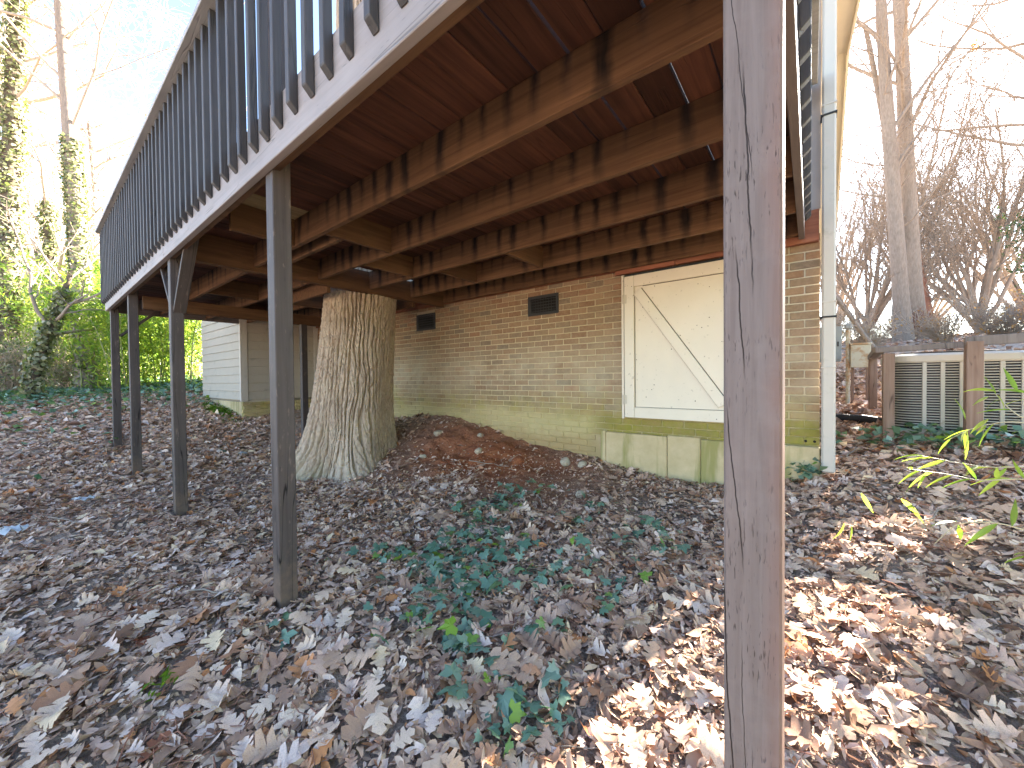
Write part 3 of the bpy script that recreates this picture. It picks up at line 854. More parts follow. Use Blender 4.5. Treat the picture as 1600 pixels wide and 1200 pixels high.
# knee braces
beam('knee_brace', deck, (-4.50, FY + .06, .62), (-5.02, FY + .06, 1.22), .030, .088, M['post'])
beam('knee_brace', deck, (-4.43, FY + .06, .62), (-3.93, FY + .06, 1.22), .030, .088, M['post'])
beam('knee_brace', deck, (-8.27, FY + .10, .70), (-8.27, FY + .62, 1.22), .04, .06, M['post'], side=(1, 0, 0))
# deck boards, every one its own piece, with a hole for the tree
TX, TY = -4.80, 2.62
drng = np.random.default_rng(8)
x = DX1 - .040
i = 0
WIDE = {2: .012, 4: .013, 5: .010, 3: .005, 9: .009}
while x > DX0 - .03:
    gap = WIDE.get(i - 0, .003 + .004 * drng.random() ** 2)
    w = (.083 if i == 0 else .152 - gap)
    if i == 0: gap = .006
    a, b = x - w, x
    dz = drng.uniform(-.0015, .002)
    pale = i in (20, 21, 22)
    mat = M['board']
    y0 = FY + .001
    if b > TX - .36 and a < TX + .60:
        box('deck_board', deck, a, b, y0, 2.22, ZT + dz, ZD + dz, mat, .004)
        box('deck_board', deck, a, b, 3.26, 3.80, ZT + dz, ZD + dz, mat, .004)
    elif pale:
        box('deck_board', deck, a, b, y0, 1.38, ZT + dz, ZD + dz, M['board_new'], .004)
        box('deck_board', deck, a, b, 1.385, 3.80, ZT + dz, ZD + dz, mat, .004)
    else:
        box('deck_board', deck, a, b, y0, 3.80, ZT + dz, ZD + dz, mat, .004, rot=(0, 0, drng.uniform(-.0006, .0006)))
    x = a - gap
    i += 1
# railing: cap, sub rail, balusters nailed over the rim
RT = 2.245
box('top_rail', deck, -8.46, .02, FY - .12, FY + .02, RT, RT + .038, M['rail'])
box('top_rail', deck, -.10, .04, FY + .022, 3.80, RT, RT + .038, M['rail'])
box('top_rail', deck, -8.50, -8.36, FY + .022, 3.80, RT, RT + .038, M['rail'])
box('sub_rail', deck, -8.40, -.037, FY - .0385, FY - .0005, RT - .091, RT - .002, M['bal'])
box('sub_rail', deck, -.076, -.038, FY + .06, 3.80, RT - .091, RT - .002, M['bal'])
box('sub_rail', deck, -8.40, -8.362, FY + .0, 3.80, RT - .091, RT - .002, M['bal'])
V, Fs = bev_box(.0185, .0185, .5, .003)
V = np.array(V)
lowv = V[:, 2] < 0
V[:, 2] = np.where(lowv, 1.200 - 1.72 + (V[:, 2] + .5) + (-V[:, 1]) * .95 - .012, RT - .003 - 1.72 + (V[:, 2] - .5))
bal_me = pymesh('baluster', V, Fs, M['bal'])
brg = np.random.default_rng(21)
def baluster(x, y, rz):
    o = bpy.data.objects.new('baluster', bal_me); link(o, deck)
    o.location = Vector((x, y, 1.72)) - parent_world(deck)
    o.rotation_euler = (brg.uniform(-.002, .002), brg.uniform(-.003, .003), rz)
xb = -.0645
while xb > -8.42:
    baluster(xb - .0185 + brg.uniform(-.005, .005), FY - .0585, 0); xb -= .1545
y = FY + .1
while y < 3.75:
    baluster(-.0185 + .001, y, PI / 2); baluster(-8.4195, y, -PI / 2); y += .1545

# ------------------------------------------------------------------ the oak growing through the deck
oak = empty('oak_tree', (TX, TY, float(gz(TX, TY))), 'big furrowed oak trunk growing up through the deck', 'tree')
nu, nv = 640, 340
th = np.linspace(0, 2 * PI, nu, endpoint=False)
zz = np.concatenate([np.linspace(-1.55, 1.5, nv - 40), np.linspace(1.6, 8.0, 40)])
TH, ZZ = np.meshgrid(th, zz)
zr = np.clip((ZZ + 1.28) / 1.0, -.2, 12)
flare = .28 * np.exp(-np.clip(zr, 0, None) * 3.1) + .13 * np.exp(-np.clip(zr, 0, None) * 1.0)
R0 = .425 - .012 * np.clip(ZZ, 0, 8)
but = 1 + .38 * np.cos(TH * 3 + .6) + .34 * np.cos(TH * 5 + 2.0) + .3 * (vnoise(TH / (2 * PI) * 9, ZZ * .8, 33, 9) - .5)
R = R0 + flare * np.clip(but, .35, 1.6)
warp = (vnoise(TH / (2 * PI) * 14, ZZ * 1.6, 1, 14) - .5) * 1.5 + (vnoise(TH / (2 * PI) * 40, ZZ * 5, 2, 40) - .5) * .55
u1 = TH / (2 * PI) * 56 + warp * 1.05
ph = vnoise(u1 * 1.0, ZZ * 1.9, 5, 56)
fur = 1 - np.abs(2 * vnoise(u1, ZZ * 2.6, 7, 56) - 1)
fur2 = 1 - np.abs(2 * vnoise(u1 * 2, ZZ * 7.0, 9, 112) - 1)
fine = vnoise(TH / (2 * PI) * 260, ZZ * 40, 12, 260)
cr = np.abs(((u1 + .9 * ph) % 1.0) - .5) * 2
ridge = np.clip(cr, 0, 1) ** .7 * .7 + fur * .25 + fur2 * .25
fade = np.clip((ZZ + 1.33) / .2, .35, 1)
plate = np.clip((ridge - .42) / .34, 0, 1); plate = plate * plate * (3 - 2 * plate)
brk = 1 - np.clip(1 - np.abs(((ZZ * 5.5 + vnoise(u1 * .5, ZZ * 1.1, 15, 28) * 9) % 1.0) - .5) * 9, 0, 1) * .45
R = R + (plate * brk - .7) * .044 * fade + (fur2 - .5) * .010 + (fine - .5) * .014
lz = np.clip(ZZ + 1.2, 0, 4) * .085; lean = np.stack([.787 * lz, .617 * lz], -1)
V = np.stack([TX + lean[..., 0] + R * np.cos(TH) * .99, TY + lean[..., 1] + R * np.sin(TH), ZZ], -1).reshape(-1, 3)
obj_np('trunk', V, grid_of(nu, nv), M['oak'], oak, smooth=False)

# ------------------------------------------------------------------ trees
def grow(rng, p, d, L, r, lvl, maxl, out, P):
    n = P['n'][lvl]
    pts = [p]; rad = [r]
    dd = d / np.linalg.norm(d)
    for i in range(1, n):
        dd = dd + rng.normal(0, P['wob'][lvl], 3) + np.array([0, 0, P['up'][lvl]])
        dd /= np.linalg.norm(dd)
        pts.append(pts[-1] + dd * L / (n - 1))
        rad.append(max(r * (1 - P['taper'][lvl] * i / (n - 1)), P['rmin']))
    pts = np.array(pts); rad = np.array(rad)
    out.setdefault(lvl, []).append((pts, rad))
    if lvl >= maxl: return
    k = P['kids'][lvl]
    for j in range(k):
        t = P['t0'][lvl] + (1 - P['t0'][lvl]) * (j + rng.random()) / k
        f = t * (n - 1); i = min(int(f), n - 2); q = pts[i] + (pts[i + 1] - pts[i]) * (f - i)
        ax = pts[i + 1] - pts[i]; ax /= np.linalg.norm(ax)
        rv = rng.normal(0, 1, 3); rv -= ax * (rv @ ax); rv /= np.linalg.norm(rv) + 1e-9
        an = P['ang'][lvl] * (0.7 + .6 * rng.random())
        cd = ax * math.cos(an) + rv * math.sin(an)
        rr = rad[i] * P['rk'][lvl]
        grow(rng, q, cd, L * P['lk'][lvl] * (.6 + .8 * rng.random()) * (1.15 - .5 * t), rr, lvl + 1, maxl, out, P)

def leaf_cards(C, size, rng, asp=0.55, nrm=None, tilt=0.6, droop=0.0):
    """bent four-triangle leaves at centres C; returns V, quads, rnd"""
    n = len(C)
    a = rng.normal(0, 1, (n, 3)); a /= np.linalg.norm(a, axis=1, keepdims=True)
    if droop:
        a[:, 2] = -np.abs(a[:, 2]) * droop - .1; a /= np.linalg.norm(a, axis=1, keepdims=True)
    b = rng.normal(0, 1, (n, 3))
    if nrm is not None:
        nn = nrm + rng.normal(0, tilt, (n, 3)); nn /= np.linalg.norm(nn, axis=1, keepdims=True)
        a -= nn * (a * nn).sum(1, keepdims=True); a /= np.linalg.norm(a, axis=1, keepdims=True)
        b = np.cross(nn, a)
    b -= a * (b * a).sum(1, keepdims=True); b /= np.linalg.norm(b, axis=1, keepdims=True)
    c = np.cross(a, b)
    s = (size * rng.uniform(.65, 1.35, n))[:, None]
    P = [C - a * s * .5, C + b * s * asp * .5 + c * s * .1, C + a * s * .5 - c * s * .08, C - b * s * asp * .5 + c * s * .1]
    V = np.stack(P, 1).reshape(-1, 3)
    Fq = np.arange(n * 4).reshape(-1, 4)
    return V, Fq, np.repeat(rng.random(n), 4)

BASEP = dict(n=[10, 7, 6, 5, 4], wob=[.05, .13, .17, .2, .22], up=[.03, .05, .05, .04, .02], taper=[.6, .75, .8, .8, .7], rmin=.004,
             kids=[11, 7, 6, 5], t0=[.3, .2, .15, .15], ang=[.85, .7, .7, .7], rk=[.5, .55, .6, .65], lk=[.42, .5, .5, .55])

def tree(name, base, top, r, seed, label, cat='tree', group=None, P=None, maxl=3, bark='bark', twig='twig', ivy=None, leaves=None, sides=10, path=None):
    rng = np.random.default_rng(seed)
    PP = dict(BASEP); PP.update(P or {})
    out = {}
    base = np.array(base, float); top = np.array(top, float)
    root = empty(name, tuple(base), label, cat, group)
    d = top - base
    grow(rng, base - np.array([0, 0, .3]), d, np.linalg.norm(d), r, 0, maxl, out, PP)
    tr = out.pop(0)
    # root flare
    pts, rad = tr[0]; rad = rad.copy(); rad[0] *= 1.35
    V, Fq = tubes([(pts, rad)], sides)
    obj_np('trunk', V, Fq, M[bark], root, smooth=True)
    VV, FF = [], []; off = 0
    for l, br in out.items():
        V, Fq = tubes(br, 6 if l == 1 else (4 if l == 2 else 3))
        VV.append(V); FF.append(Fq + off); off += len(V)
    if VV:
        obj_np('crown', np.concatenate(VV), np.concatenate(FF), M[twig], root, smooth=True)
    if ivy:
        n, h0, h1, rad_, mat, size = ivy
        t = rng.uniform(h0, h1, n) * (len(pts) - 1)
        i = np.minimum(t.astype(int), len(pts) - 2); f = (t - i)[:, None]
        C = pts[i] * (1 - f) + pts[i + 1] * f
        an = rng.uniform(0, 2 * PI, n)
        nr = np.stack([np.cos(an), np.sin(an), np.zeros(n)], 1)
        rr = (rad[i] * (1 - f[:, 0]) + rad[i + 1] * f[:, 0]) + np.abs(rng.normal(0, rad_, n))
        V, Fq, rn = leaf_cards(C + nr * rr[:, None], size, rng, .9, nr + np.array([0, 0, .3]), .5)
        iv = obj_np('ivy', V, Fq, M[mat], root, {'rnd': rn}); iv['kind'] = 'stuff'
    if leaves:
        n, mat, size, lv = leaves
        src = out.get(lv) or out[max(out)]
        idx = rng.integers(0, len(src), n)
        C = np.array([src[k][0][-1] for k in idx]) + rng.normal(0, .05, (n, 3))
        V, Fq, rn = leaf_cards(C, size, rng, .5, droop=.8)
        lf = obj_np('leaves', V, Fq, M[mat], root, {'rnd': rn}); lf['kind'] = 'stuff'
    return root

def at(px, py, D):
    v = CF + CR * ((px - 800) / 594.92) - CU * ((py - 600) / 594.92)
    return np.array(v * D)
def on_ground(px, D):
    v = at(px, 600, D)
    return np.array([v[0], v[1], float(gz(v[0], v[1]))])

# --- left: ivy clad trunks beyond the deck
b = on_ground(140, 9.2); t = at(96, -40, 9.6); t = b + (t - b) * 1.25
tree('tree', b, t, .20, 101, 'tall ivy clad tree nearest the far end of the deck railing', group='ivy clad trees beyond the deck', ivy=(3800, .02, .50, .03, 'ivy_pale', .07),
     P=dict(wob=[.0012, .10, .15, .2, .2], up=[.0, .03, .04, .04, .02], t0=[.5, .2, .15, .15], lk=[.30, .55, .5, .5], kids=[16, 8, 6, 5], rk=[.24, .5, .6, .6], taper=[.45, .75, .8, .8, .7]), bark='bark', twig='twig_pale')
b = on_ground(8, 9.8); t = at(22, -60, 10.0); t = b + (t - b) * 1.25
tree('tree', b, t, .22, 102, 'ivy clad tree at the very left edge of the photo', group='ivy clad trees beyond the deck', ivy=(4600, .02, .8, .06, 'ivy_pale', .08),
     P=dict(wob=[.0012, .10, .15, .2, .2], up=[.0, .03, .04, .04, .02], t0=[.45, .2, .15, .15], lk=[.30, .55, .5, .5], kids=[16, 8, 6, 5], rk=[.24, .5, .6, .6], taper=[.45, .75, .8, .8, .7]), bark='bark_dark', twig='twig_pale')
b = on_ground(88, 11.5); t = at(92, 300, 11.5)
tree('tree', b, t, .20, 103, 'short ivy smothered tree between the two tall ivy clad trunks', group='ivy clad trees beyond the deck', ivy=(2600, .02, .98, .08, 'ivy_pale', .08),
     P=dict(wob=[.03, .13, .17, .2, .2], up=[0, .03, .04, .04, .02], t0=[.4, .2, .15, .15], lk=[.5, .5, .5, .5], kids=[9, 6, 5, 4]), bark='bark_dark', twig='twig_pale')
b = on_ground(38, 8.0); t = at(84, 400, 8.0)
tree('tree', b, t, .11, 104, 'dark leaning sapling trunk in front of the white house', group='ivy clad trees beyond the deck', ivy=(1500, .02, .9, .07, 'ivy_pale', .08),
     P=dict(wob=[.03, .13, .17, .2, .2], up=[-.01, .03, .04, .04, .02], t0=[.5, .2, .15, .15], lk=[.7, .5, .5, .5], kids=[7, 5, 5, 4]), bark='bark_dark', twig='twig')
# bare trees further off on the left
k = 0
lp = dict(wob=[.04, .13, .17, .2, .2], t0=[.25, .2, .15, .1], kids=[13, 8, 6, 5], lk=[.45, .5, .5, .5], rmin=.006)
for px, D, h, r, lab in ((-70, 12, 13, .2, 'bare tree outside the left edge'), (60, 16, 13, .2, 'tall bare tree behind the white house'), (165, 17, 11, .16, 'bare tree behind the bamboo left of the railing'), (230, 19, 12, .17, 'bare tree behind the bamboo under the deck end'), (-10, 20, 14, .2, 'distant bare tree behind the leftmost ivy trunk')):
    b = on_ground(px, D); k += 1
    tree('bare_tree', b, b + np.array([.4 * (k % 3 - 1), .3, h]), r, 200 + k, lab, group='bare winter trees on the left', P=lp, bark='bark_pale', twig='twig_pale', maxl=4 if k < 4 else 3)
# shrubs and brush on the left, each a thing of its own
shp = dict(n=[4, 6, 5, 4, 4], wob=[.1, .07, .12, .16, .2], up=[0, .06, .02, .0, 0], kids=[26, 8, 6, 4], t0=[.0, .15, .1, .1], ang=[.5, .55, .7, .7], rk=[.36, .6, .65, .6], lk=[2.6, .5, .5, .5], rmin=.004, taper=[.2, .7, .7, .7, .6])
for i, (px, D, h, mat, lab) in enumerate(((15, 9.0, .42, 'twig_pale', 'pale twiggy bush at the left edge below the ivy trunk'), (125, 9.6, .40, 'twig_pale', 'pale twiggy bush at the foot of the tall ivy tree'), (70, 12.5, .55, 'twig_pale', 'pale bush in front of the white house'), (-70, 9.5, .6, 'twig', 'brown bush just outside the left edge'))):
    b = on_ground(px, D)
    tree('bare_bush', b, b + np.array([0.05, 0, h]), .032, 300 + i, lab, 'bush', 'bare bushes on the left', P=shp, bark='twig', twig=mat, leaves=(1500, 'ivy_pale', .075, 2))
# bamboo thicket behind the deck's far end
def bamboo_clump(px, D, h, n, nl, spread, seed, label, mat='bamboo', lsize=.17):
    rng = np.random.default_rng(seed)
    b = on_ground(px, D)
    root = empty('bamboo_clump', tuple(b), label, 'bamboo', 'bamboo clumps behind the deck')
    br = []; C = []
    for i in range(n):
        q = b + np.array([rng.normal(0, spread), rng.normal(0, spread), 0]); q[2] = float(gz(q[0], q[1])) - .1
        d = np.array([rng.normal(0, .10), rng.normal(0, .10), 1.0])
        hh = h * rng.uniform(.65, 1.1)
        t = np.linspace(0, 1, 7)[:, None]
        bend = rng.normal(0, .25, 2)
        pts = q + d * t * hh + np.concatenate([bend[None] * t ** 3 * hh * .6, -(t ** 3) * .15 * hh], 1)
        br.append((pts, np.linspace(.016, .004, 7)))
        m = nl // n
        tt = rng.beta(1.6, 1.1, m) * 6; ii = np.minimum(tt.astype(int), 5); f = (tt - ii)[:, None]
        c = pts[ii] * (1 - f) + pts[ii + 1] * f
        C.append(c + rng.normal(0, .22, (m, 3)) * np.array([1, 1, .7]))
    V, Fq = tubes(br, 5)
    cu = obj_np('culms', V, Fq, M['culm'], root, smooth=True); cu['kind'] = 'stuff'
    V, Fq, rn = leaf_cards(np.concatenate(C), lsize, rng, .17, droop=.9)
    lf = obj_np('leaves', V, Fq, M[mat], root, {'rnd': rn}); lf['kind'] = 'stuff'
for a in ((232, 9.6, 3.3, 26, 9000, .45, 408, 'bamboo clump hanging beside the last deck post'), (200, 10.5, 4.0, 26, 9000, .6, 401, 'dense bamboo clump left of the deck posts'), (150, 12.5, 4.6, 22, 7000, .7, 402, 'bamboo clump between the ivy tree and the railing'), (265, 12.5, 4.2, 26, 9000, .7, 403, 'bamboo clump seen between the far deck posts'),
          (310, 14.5, 4.4, 24, 8000, .8, 404, 'bamboo clump beside the siding corner'), (150, 14.5, 5.0, 22, 7000, .8, 405, 'yellow green bamboo clump behind the ivy trunks'), (185, 16, 4.8, 18, 5000, .9, 406, 'bamboo clump right of the white house'), (345, 19, 4.6, 20, 6000, 1.0, 407, 'farthest bamboo clump behind the house')):
    bamboo_clump(*a)
# white house far left
hb = on_ground(10, 17)
fh = empty('white_house', tuple(hb), 'distant white house with grey roof behind the trees', 'house')
wv = box_vf(hb[0] - 3, hb[0] + 3, hb[1] - 3.5, hb[1] + 4.8, hb[2] - .5, hb[2] + 3.4)
obj_np('wall', wv, BOXF, M['far_white'], fh)
me = pymesh('roof', [(hb[0] + sx, hb[1] + sy, hb[2] + sz) for sx in (-3.4, 3.4) for sy, sz in ((-4, 3.35), (.65, 5.6), (5.3, 3.35), (5.3, 3.5), (.65, 5.8), (-4, 3.5))],
            [[0, 1, 4, 5], [1, 2, 3, 4], [6, 7, 10, 11][::-1], [7, 8, 9, 10][::-1], [5, 4, 10, 11], [4, 3, 9, 10], [0, 6, 7, 1], [1, 7, 8, 2], [0, 5, 11, 6], [2, 8, 9, 3]], M['far_roof'])
o = bpy.data.objects.new('roof', me); link(o, fh); o.location = -parent_world(fh)
for yy in (-2.2, .4, 2.8):
    w = box('window', fh, hb[0] + 2.98, hb[0] + 3.03, hb[1] + yy, hb[1] + yy + .95, hb[2] + 1.2, hb[2] + 2.5, M['far_white'])
    box('pane', w, hb[0] + 3.031, hb[0] + 3.045, hb[1] + yy + .08, hb[1] + yy + .87, hb[2] + 1.28, hb[2] + 2.42, M['glass'])

# --- right: the wood behind the house corner
rp = dict(wob=[.008, .10, .15, .2, .2], up=[0, .03, .04, .04, .02], t0=[.35, .2, .15, .15], kids=[16, 8, 7, 5], rk=[.3, .5, .6, .6], lk=[.33, .55, .5, .5], taper=[.5, .75, .8, .8, .7], rmin=.006)
b = on_ground(1432, 12.5); t = at(1408, -60, 12.5); t = b + (t - b) * 1.5
tree('tree', b, t, .24, 501, 'tall straight bare tree right of the forked trunk', group='tall bare trees behind the air conditioner', P=rp, bark='bark', twig='twig', leaves=(120, 'tan', .10, 1))
b = on_ground(1412, 12.0); t = at(1385, 60, 12.0); t = b + (t - b) * 1.6
tree('tree', b, t, .21, 502, 'bare tree that forks high beside the straight trunk', group='tall bare trees behind the air conditioner', P=dict(rp, kids=[9, 7, 6, 5], ang=[.5, .7, .7, .7]), bark='bark', twig='twig', leaves=(140, 'tan', .10, 1))
b = on_ground(1425, 13.0); t = at(1325, 60, 13.0)
tree('tree', b, t, .12, 503, 'slim tree leaning left across the forked trunk', group='tall bare trees behind the air conditioner', P=dict(rp, wob=[.05, .13, .17, .2, .2]), bark='bark', twig='twig')
b = on_ground(1462, 13.5); t = at(1432, 360, 13.5)
tree('tree', b, t, .12, 504, 'reddish leaning trunk right of the tall trees', group='tall bare trees behind the air conditioner', P=rp, bark='twig_red', twig='twig')
b = on_ground(1388, 9.0); t = at(1285, 420, 9.0)
tree('tree', b, t, .06, 505, 'thin sapling leaning toward the downspout', group='tall bare trees behind the air conditioner', P=dict(rp, kids=[8, 5, 5, 4]), bark='bark', twig='twig')
b = on_ground(1640, 12); t = at(1610, -200, 12)
tree('tree', b, t, .22, 506, 'bare tree at the right edge of the photo', group='tall bare trees behind the air conditioner', P=rp, bark='bark', twig='twig')
vase = dict(n=[4, 8, 6, 4, 3], wob=[.05, .07, .15, .2, .2], up=[0, .05, .04, .03, 0], kids=[15, 9, 7, 4], t0=[.2, .25, .15, .1], ang=[.42, .45, .6, .7], rk=[.5, .5, .55, .6], lk=[6.6, .42, .5, .5], rmin=.006, taper=[.2, .75, .75, .7, .6])
for i, (px, D, h, lab) in enumerate(((1530, 14, 1.1, 'wide many stemmed bare tree right of the tall trunks'), (1350, 17, 1.2, 'many stemmed bare tree behind the downspout'), (1440, 20, 1.3, 'many stemmed bare tree far behind the tall trunks'), (1610, 16, 1.2, 'many stemmed bare tree at the right edge'), (1300, 22, 1.3, 'farthest many stemmed bare tree'))):
    b = on_ground(px, D)
    tree('bare_tree', b, b + np.array([0, 0, h]), .16, 520 + i, lab, group='many stemmed bare trees', P=vase, bark='bark_pale', twig='twig', maxl=4 if i < 4 else 3)
for i, (px, D, h, mat, lab) in enumerate(((1345, 10.5, .30, 'twig_pale', 'pink brown brush behind the utility pedestal'), (1480, 10.0, .34, 'twig_pale', 'pale brush behind the air conditioner'), (1575, 9.0, .30, 'twig', 'brown brush above the fence rail at right'), (1405, 12.5, .34, 'twig_red', 'reddish brush at the feet of the tall trees'), (1530, 12.5, .42, 'twig_pale', 'pale thicket under the many stemmed tree'), (1620, 12, .42, 'twig_red', 'reddish thicket at the right edge'), (1310, 13.5, .4, 'twig_pale', 'pale brush beside the downspout'), (1450, 17, .5, 'twig_pale', 'far brush between the tall trunks'))):
    b = on_ground(px, D)
    tree('bare_bush', b, b + np.array([0.02, 0, h]), .032, 540 + i, lab, 'bush', 'brush behind the air conditioner', P=shp, bark='twig', twig=mat, leaves=(160, 'tan', .07, 2))
# dark evergreen at the right edge
rng = np.random.default_rng(77)
b = on_ground(1690, 9.8)
hol = empty('evergreen_bush', tuple(b), 'dark green evergreen shrub at the right edge above the fence', 'bush')
out = {}
grow(rng, b, np.array([0, 0, 1.0]), 2.9, .05, 0, 2, out, dict(BASEP, kids=[14, 7, 5, 4], t0=[.2, .2, .2, .2]))
V, Fq = tubes(out[0], 6); obj_np('trunk', V, Fq, M['bark_dark'], hol)
VV, FF, off = [], [], 0
for l in (1, 2):
    V, Fq = tubes(out[l], 4); VV.append(V); FF.append(Fq + off); off += len(V)
obj_np('branches', np.concatenate(VV), np.concatenate(FF), M['bark_dark'], hol)
C = np.concatenate([p for p, r in out[2]]); C = C[rng.integers(0, len(C), 1300)] + rng.normal(0, .06, (1300, 3))
V, Fq, rn = leaf_cards(C, .085, rng, .5)
o = obj_np('leaves', V, Fq, M['holly'], hol, {'rnd': rn}); o['kind'] = 'stuff'

# ------------------------------------------------------------------ air conditioner and its fence
AX0, AX1, AY0, AY1 = .612, 1.50, 5.02, 5.90
az0, az1 = float(gz(1.0, 5.0)) + .02, .19
ac = empty('air_conditioner', ((AX0 + AX1) / 2, (AY0 + AY1) / 2, az0), 'beige outdoor air conditioning unit behind the low timber fence', 'air conditioner')
def rrect(x0, x1, y0, y1, r, n=8):
    P = []
    for cx, cy, a0 in ((x1 - r, y1 - r, 0), (x0 + r, y1 - r, PI / 2), (x0 + r, y0 + r, PI), (x1 - r, y0 + r, 1.5 * PI)):
        for i in range(n + 1):
            a = a0 + PI / 2 * i / n
            P.append((cx + r * math.cos(a), cy + r * math.sin(a)))
    return np.array(P)
def loft(name, parent, rings, mat, caps=True, smooth=False):
    """rings: list of (outline (n,2), z)"""
    n = len(rings[0][0])
    V = np.concatenate([np.c_[p, np.full(n, z)] for p, z in rings])
    Fs = grid_of(n, len(rings)).tolist()
    if caps:
        Fs.append(list(range(n))[::-1]); Fs.append(list(range((len(rings) - 1) * n, len(rings) * n)))
    me = pymesh(name, V, Fs, mat)
    o = bpy.data.objects.new(name, me); link(o, parent)
    o.location = -parent_world(parent) if parent is not None else Vector((0, 0, 0))
    return o
rr = .15
loft('coil_body', ac, [(rrect(AX0 + .02, AX1 - .02, AY0 + .02, AY1 - .02, rr - .02), az0 + .05), (rrect(AX0 + .02, AX1 - .02, AY0 + .02, AY1 - .02, rr - .02), az1 - .06)], M['ac_in'])
loft('base_pan', ac, [(rrect(AX0 + .01, AX1 - .01, AY0 + .01, AY1 - .01, rr), az0), (rrect(AX0 - .004, AX1 + .004, AY0 - .004, AY1 + .004, rr), az0 + .02), (rrect(AX0 - .004, AX1 + .004, AY0 - .004, AY1 + .004, rr), az0 + .055)], M['ac'])
loft('top_cover', ac, [(rrect(AX0 - .004, AX1 + .004, AY0 - .004, AY1 + .004, rr), az1 - .085), (rrect(AX0 - .012, AX1 + .012, AY0 - .012, AY1 + .012, rr), az1 - .07), (rrect(AX0 - .012, AX1 + .012, AY0 - .012, AY1 + .012, rr), az1 - .02), (rrect(AX0 + .02, AX1 - .02, AY0 + .02, AY1 - .02, rr), az1)], M['ac'])
nl = 25
out_o = rrect(AX0, AX1, AY0, AY1, rr); out_i = rrect(AX0 + .012, AX1 - .012, AY0 + .012, AY1 - .012, rr - .012)
for j in range(nl):
    z = az0 + .075 + j * (az1 - .105 - az0 - .075) / (nl - 1)
    n = len(out_o)
    V = np.concatenate([np.c_[out_o, np.full(n, z)], np.c_[out_o, np.full(n, z + .007)], np.c_[out_i, np.full(n, z + .012)], np.c_[out_i, np.full(n, z + .005)]])
    Fq = []
    for a_ in range(4):
        b_ = (a_ + 1) % 4
        for i in range(n):
            Fq.append([a_ * n + i, a_ * n + (i + 1) % n, b_ * n + (i + 1) % n, b_ * n + i])
    obj_np('louvre', V, np.array(Fq), M['ac'], ac)
for i in range(6):
    xx = AX0 + .20 + i * .112
    if xx < AX1 - .1:
        box('grille_rib', ac, xx - .014, xx + .014, AY0 - .006, AY0 + .016, az0 + .056, az1 - .086, M['ac'])
for yy in np.arange(AY0 + .2, AY1 - .1, .16):
    box('grille_rib', ac, AX0 - .006, AX0 + .016, yy - .016, yy + .016, az0 + .056, az1 - .086, M['ac'])
# fan guard on top
for q in range(4):
    ra = .10 + q * .085; an = np.linspace(0, 2 * PI, 33)[:-1]
    pts = np.c_[(AX0 + AX1) / 2 + ra * np.cos(an), (AY0 + AY1) / 2 + ra * np.sin(an), np.full(32, az1 + .014)]
    pts = np.r_[pts, pts[:1]]
    V, Fq = tubes([(pts, np.full(33, .004))], 5)
    obj_np('fan_guard_ring', V, Fq, M['ac_in'], ac)
# fence
fe = empty('timber_fence', (.8, 4.75, float(gz(.8, 4.75))), 'low weathered timber fence around the air conditioner', 'fence')
def fpost(x, y, zt, w=.085):
    box('post', fe, x - w / 2, x + w / 2, y - w / 2, y + w / 2, float(gz(x, y)) - .1, zt, M['weathered'], .004)
fpost(.548, 4.76, .190, .075); fpost(1.035, 4.72, .262, .09); fpost(.60, 6.40, .215, .075); fpost(2.1, 4.72, .27, .09)
beam('rail', fe, (.46, 4.765, .222), (1.005, 4.765, .242), .05, .055, M['weathered_rail'], side=(0, 1, 0))
beam('rail', fe, (.985, 4.72, .262), (2.15, 4.72, .300), .075, .05, M['weathered_rail'], side=(0, 1, 0))
beam('rail', fe, (.50, 4.80, .235), (.60, 6.5, .215), .05, .08, M['weathered_rail'], side=(1, 0, 0))
# utility box on the side wall
ub = box('utility_box', None, .062, .30, 6.30, 6.46, .17, .60, M['utility'], .008)
tag(ub, 'grey utility box on the side wall behind the downspout', 'utility box')
box('lid', ub, .058, .304, 6.285, 6.299, .20, .612, M['utility'], .004)
beam('conduit', ub, (.14, 6.38, -.55), (.14, 6.38, .169), .035, .035, M['utility'])
beam('latch', ub, (.27, 6.283, .36), (.27, 6.283, .42), .015, .012, M['vent'])
# pedestal on two stakes with pipe and cap
gu = float(gz(.52, 6.9))
up = empty('meter_pedestal', (.52, 6.9, gu), 'rust stained metal meter box on two stakes behind the house corner', 'meter')
box('box_body', up, .425, .625, 6.86, 6.96, .10, .40, M['rust'], .006)
box('lid', up, .415, .635, 6.85, 6.97, .401, .428, M['rust'], .006)
for xx in (.45, .60):
    beam('stake', up, (xx, 6.975, gu - .1), (xx, 6.975, .40), .03, .03, M['weathered'])
beam('riser_pipe', up, (.40, 6.92, gu - .1), (.40, 6.92, .62), .045, .045, M['rust'], bev=.015)
box('cap', up, .36, .44, 6.88, 6.96, .62, .70, M['utility'], .02)
# black drain pipe lying behind the corner
pp = np.array([(.16, 5.75, float(gz(.16, 5.75)) + .04), (.30, 5.72, float(gz(.3, 5.72)) + .05), (.45, 5.68, float(gz(.45, 5.68)) + .05), (.60, 5.62, float(gz(.58, 5.62)) + .03)])
nn = 60; tt = np.linspace(0, 3, nn); ii = np.minimum(tt.astype(int), 2); f = (tt - ii)[:, None]
V, Fq = tubes([(pp[ii] * (1 - f) + pp[ii + 1] * f, .045 + .006 * (np.arange(nn) % 2))], 12)
o = obj_np('drain_pipe', V, Fq, M['pipe'], None); tag(o, 'black corrugated drain pipe on the leaves beside the fence', 'pipe')

